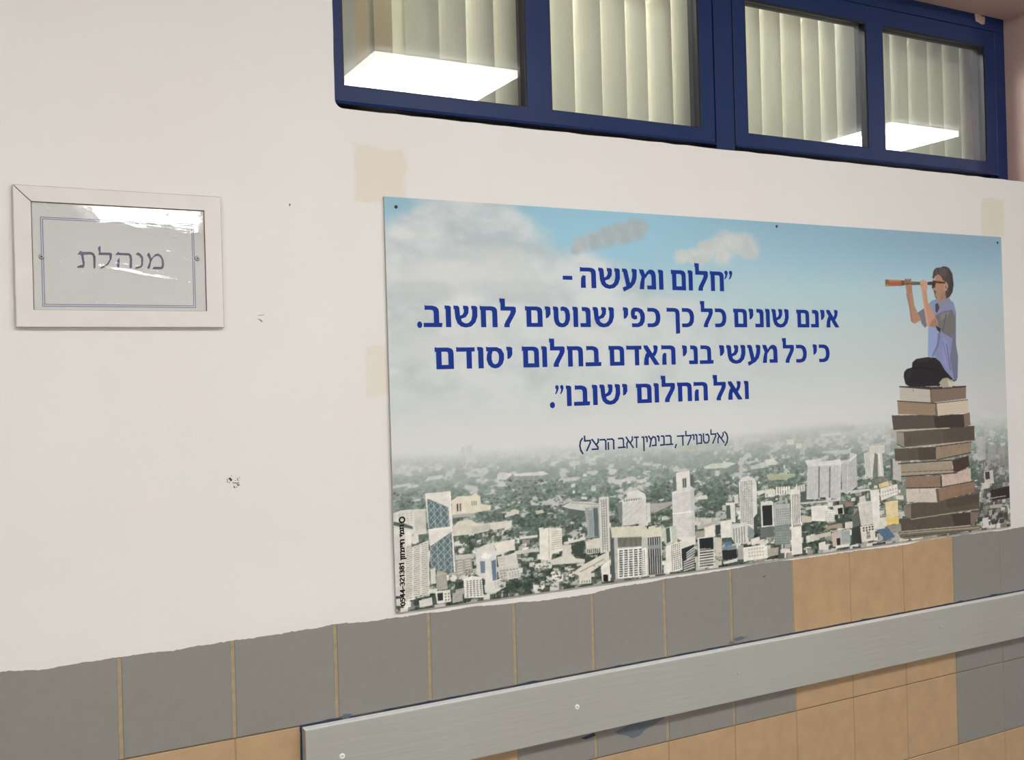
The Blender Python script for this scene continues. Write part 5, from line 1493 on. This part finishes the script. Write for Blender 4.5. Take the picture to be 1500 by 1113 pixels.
# ------------------------------------------------------------------ wooden wall rail
RX0, RX1 = at(446.5, 1066, -0.026).x, 9.9
RZ0, RZ1 = 0.8202, 0.9470
rail = thing('wall_rail', 'long pale grey painted wooden rail screwed along the tiled wall', 'rail', ((RX0 + 3.0), 0, (RZ0 + RZ1) / 2))
b = bmesh.new()
fs = add_box(b, RX0, RX1, -0.0275, Y_TILE - 0.0008, RZ0, RZ1, 0, 0.0022, 2)
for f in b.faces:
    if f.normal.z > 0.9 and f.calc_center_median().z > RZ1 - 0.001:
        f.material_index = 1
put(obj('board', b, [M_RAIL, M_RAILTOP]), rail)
for (px, py) in ((501, 1107.5), (845, 1035.5), (1081, 986), (1378, 918.5), (1494, 899)):
    p = at(px, py, -0.0275)
    b = bmesh.new()
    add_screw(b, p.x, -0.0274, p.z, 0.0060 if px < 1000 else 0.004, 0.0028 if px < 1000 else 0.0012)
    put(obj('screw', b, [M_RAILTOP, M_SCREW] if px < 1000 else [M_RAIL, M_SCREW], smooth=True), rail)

# ------------------------------------------------------------------ ceiling lights
HC = 1.42
y_glass = YW + 0.0125
PANELS = [(1.105 * HC, 1.588 * HC, 'square white ceiling light panel mirrored in the leftmost window pane'),
          (3.28 * HC, 3.675 * HC, 'square white ceiling light panel mirrored in the two right window panes')]
yn = 2 * (y_glass - CAM.y) - 2.84 * HC + CAM.y       # near edge, seen in the mirror of the glass
yd = 0.40 * HC
extra = [(-1.62, -1.0, 'added unseen square light panel nearest the left end of the corridor'), (0.36, 0.98, 'added unseen square light panel that makes the glare in the plastic of the small framed sign')]  # both panels added out of view, for the lighting and the sign's glare
for (xa, xb, lab) in PANELS + extra:
    t = thing('ceiling_light', lab, 'ceiling light', ((xa + xb) / 2, yn - yd / 2, H_CEIL), 'square light panels along the corridor ceiling')
    b = bmesh.new()
    add_box(b, xa + 0.004, xb - 0.004, yn - yd + 0.004, yn - 0.004, H_CEIL - 0.010, H_CEIL - 0.0002, 0, 0.001)
    put(obj('frame', b, M_LAMP_FRAME), t)
    b = bmesh.new()
    for f in add_box(b, xa, xb, yn - yd, yn, H_CEIL - 0.040, H_CEIL - 0.0101, 1):
        if f.calc_center_median().z < H_CEIL - 0.039:
            f.material_index = 0
    put(obj('diffuser', b, [M_LAMP, M_LAMP_SIDE]), t)
t = thing('ceiling_light', 'added unseen rectangular light that brightens the office and the cream blind from behind', 'ceiling light', (1.8, 0.65, H_CEIL))  # added lamp hidden above the blind, lights slats and gaps
b = bmesh.new()
add_box(b, 1.2, 2.4, 0.50, 0.80, H_CEIL - 0.04, H_CEIL - 0.0101, 0, 0.004)
put(obj('diffuser', b, M_OFFICE_FILL), t)
b = bmesh.new()
add_box(b, 1.18, 2.42, 0.48, 0.82, H_CEIL - 0.01, H_CEIL - 0.0002, 0, 0.001)
put(obj('frame', b, M_LAMP_FRAME), t)
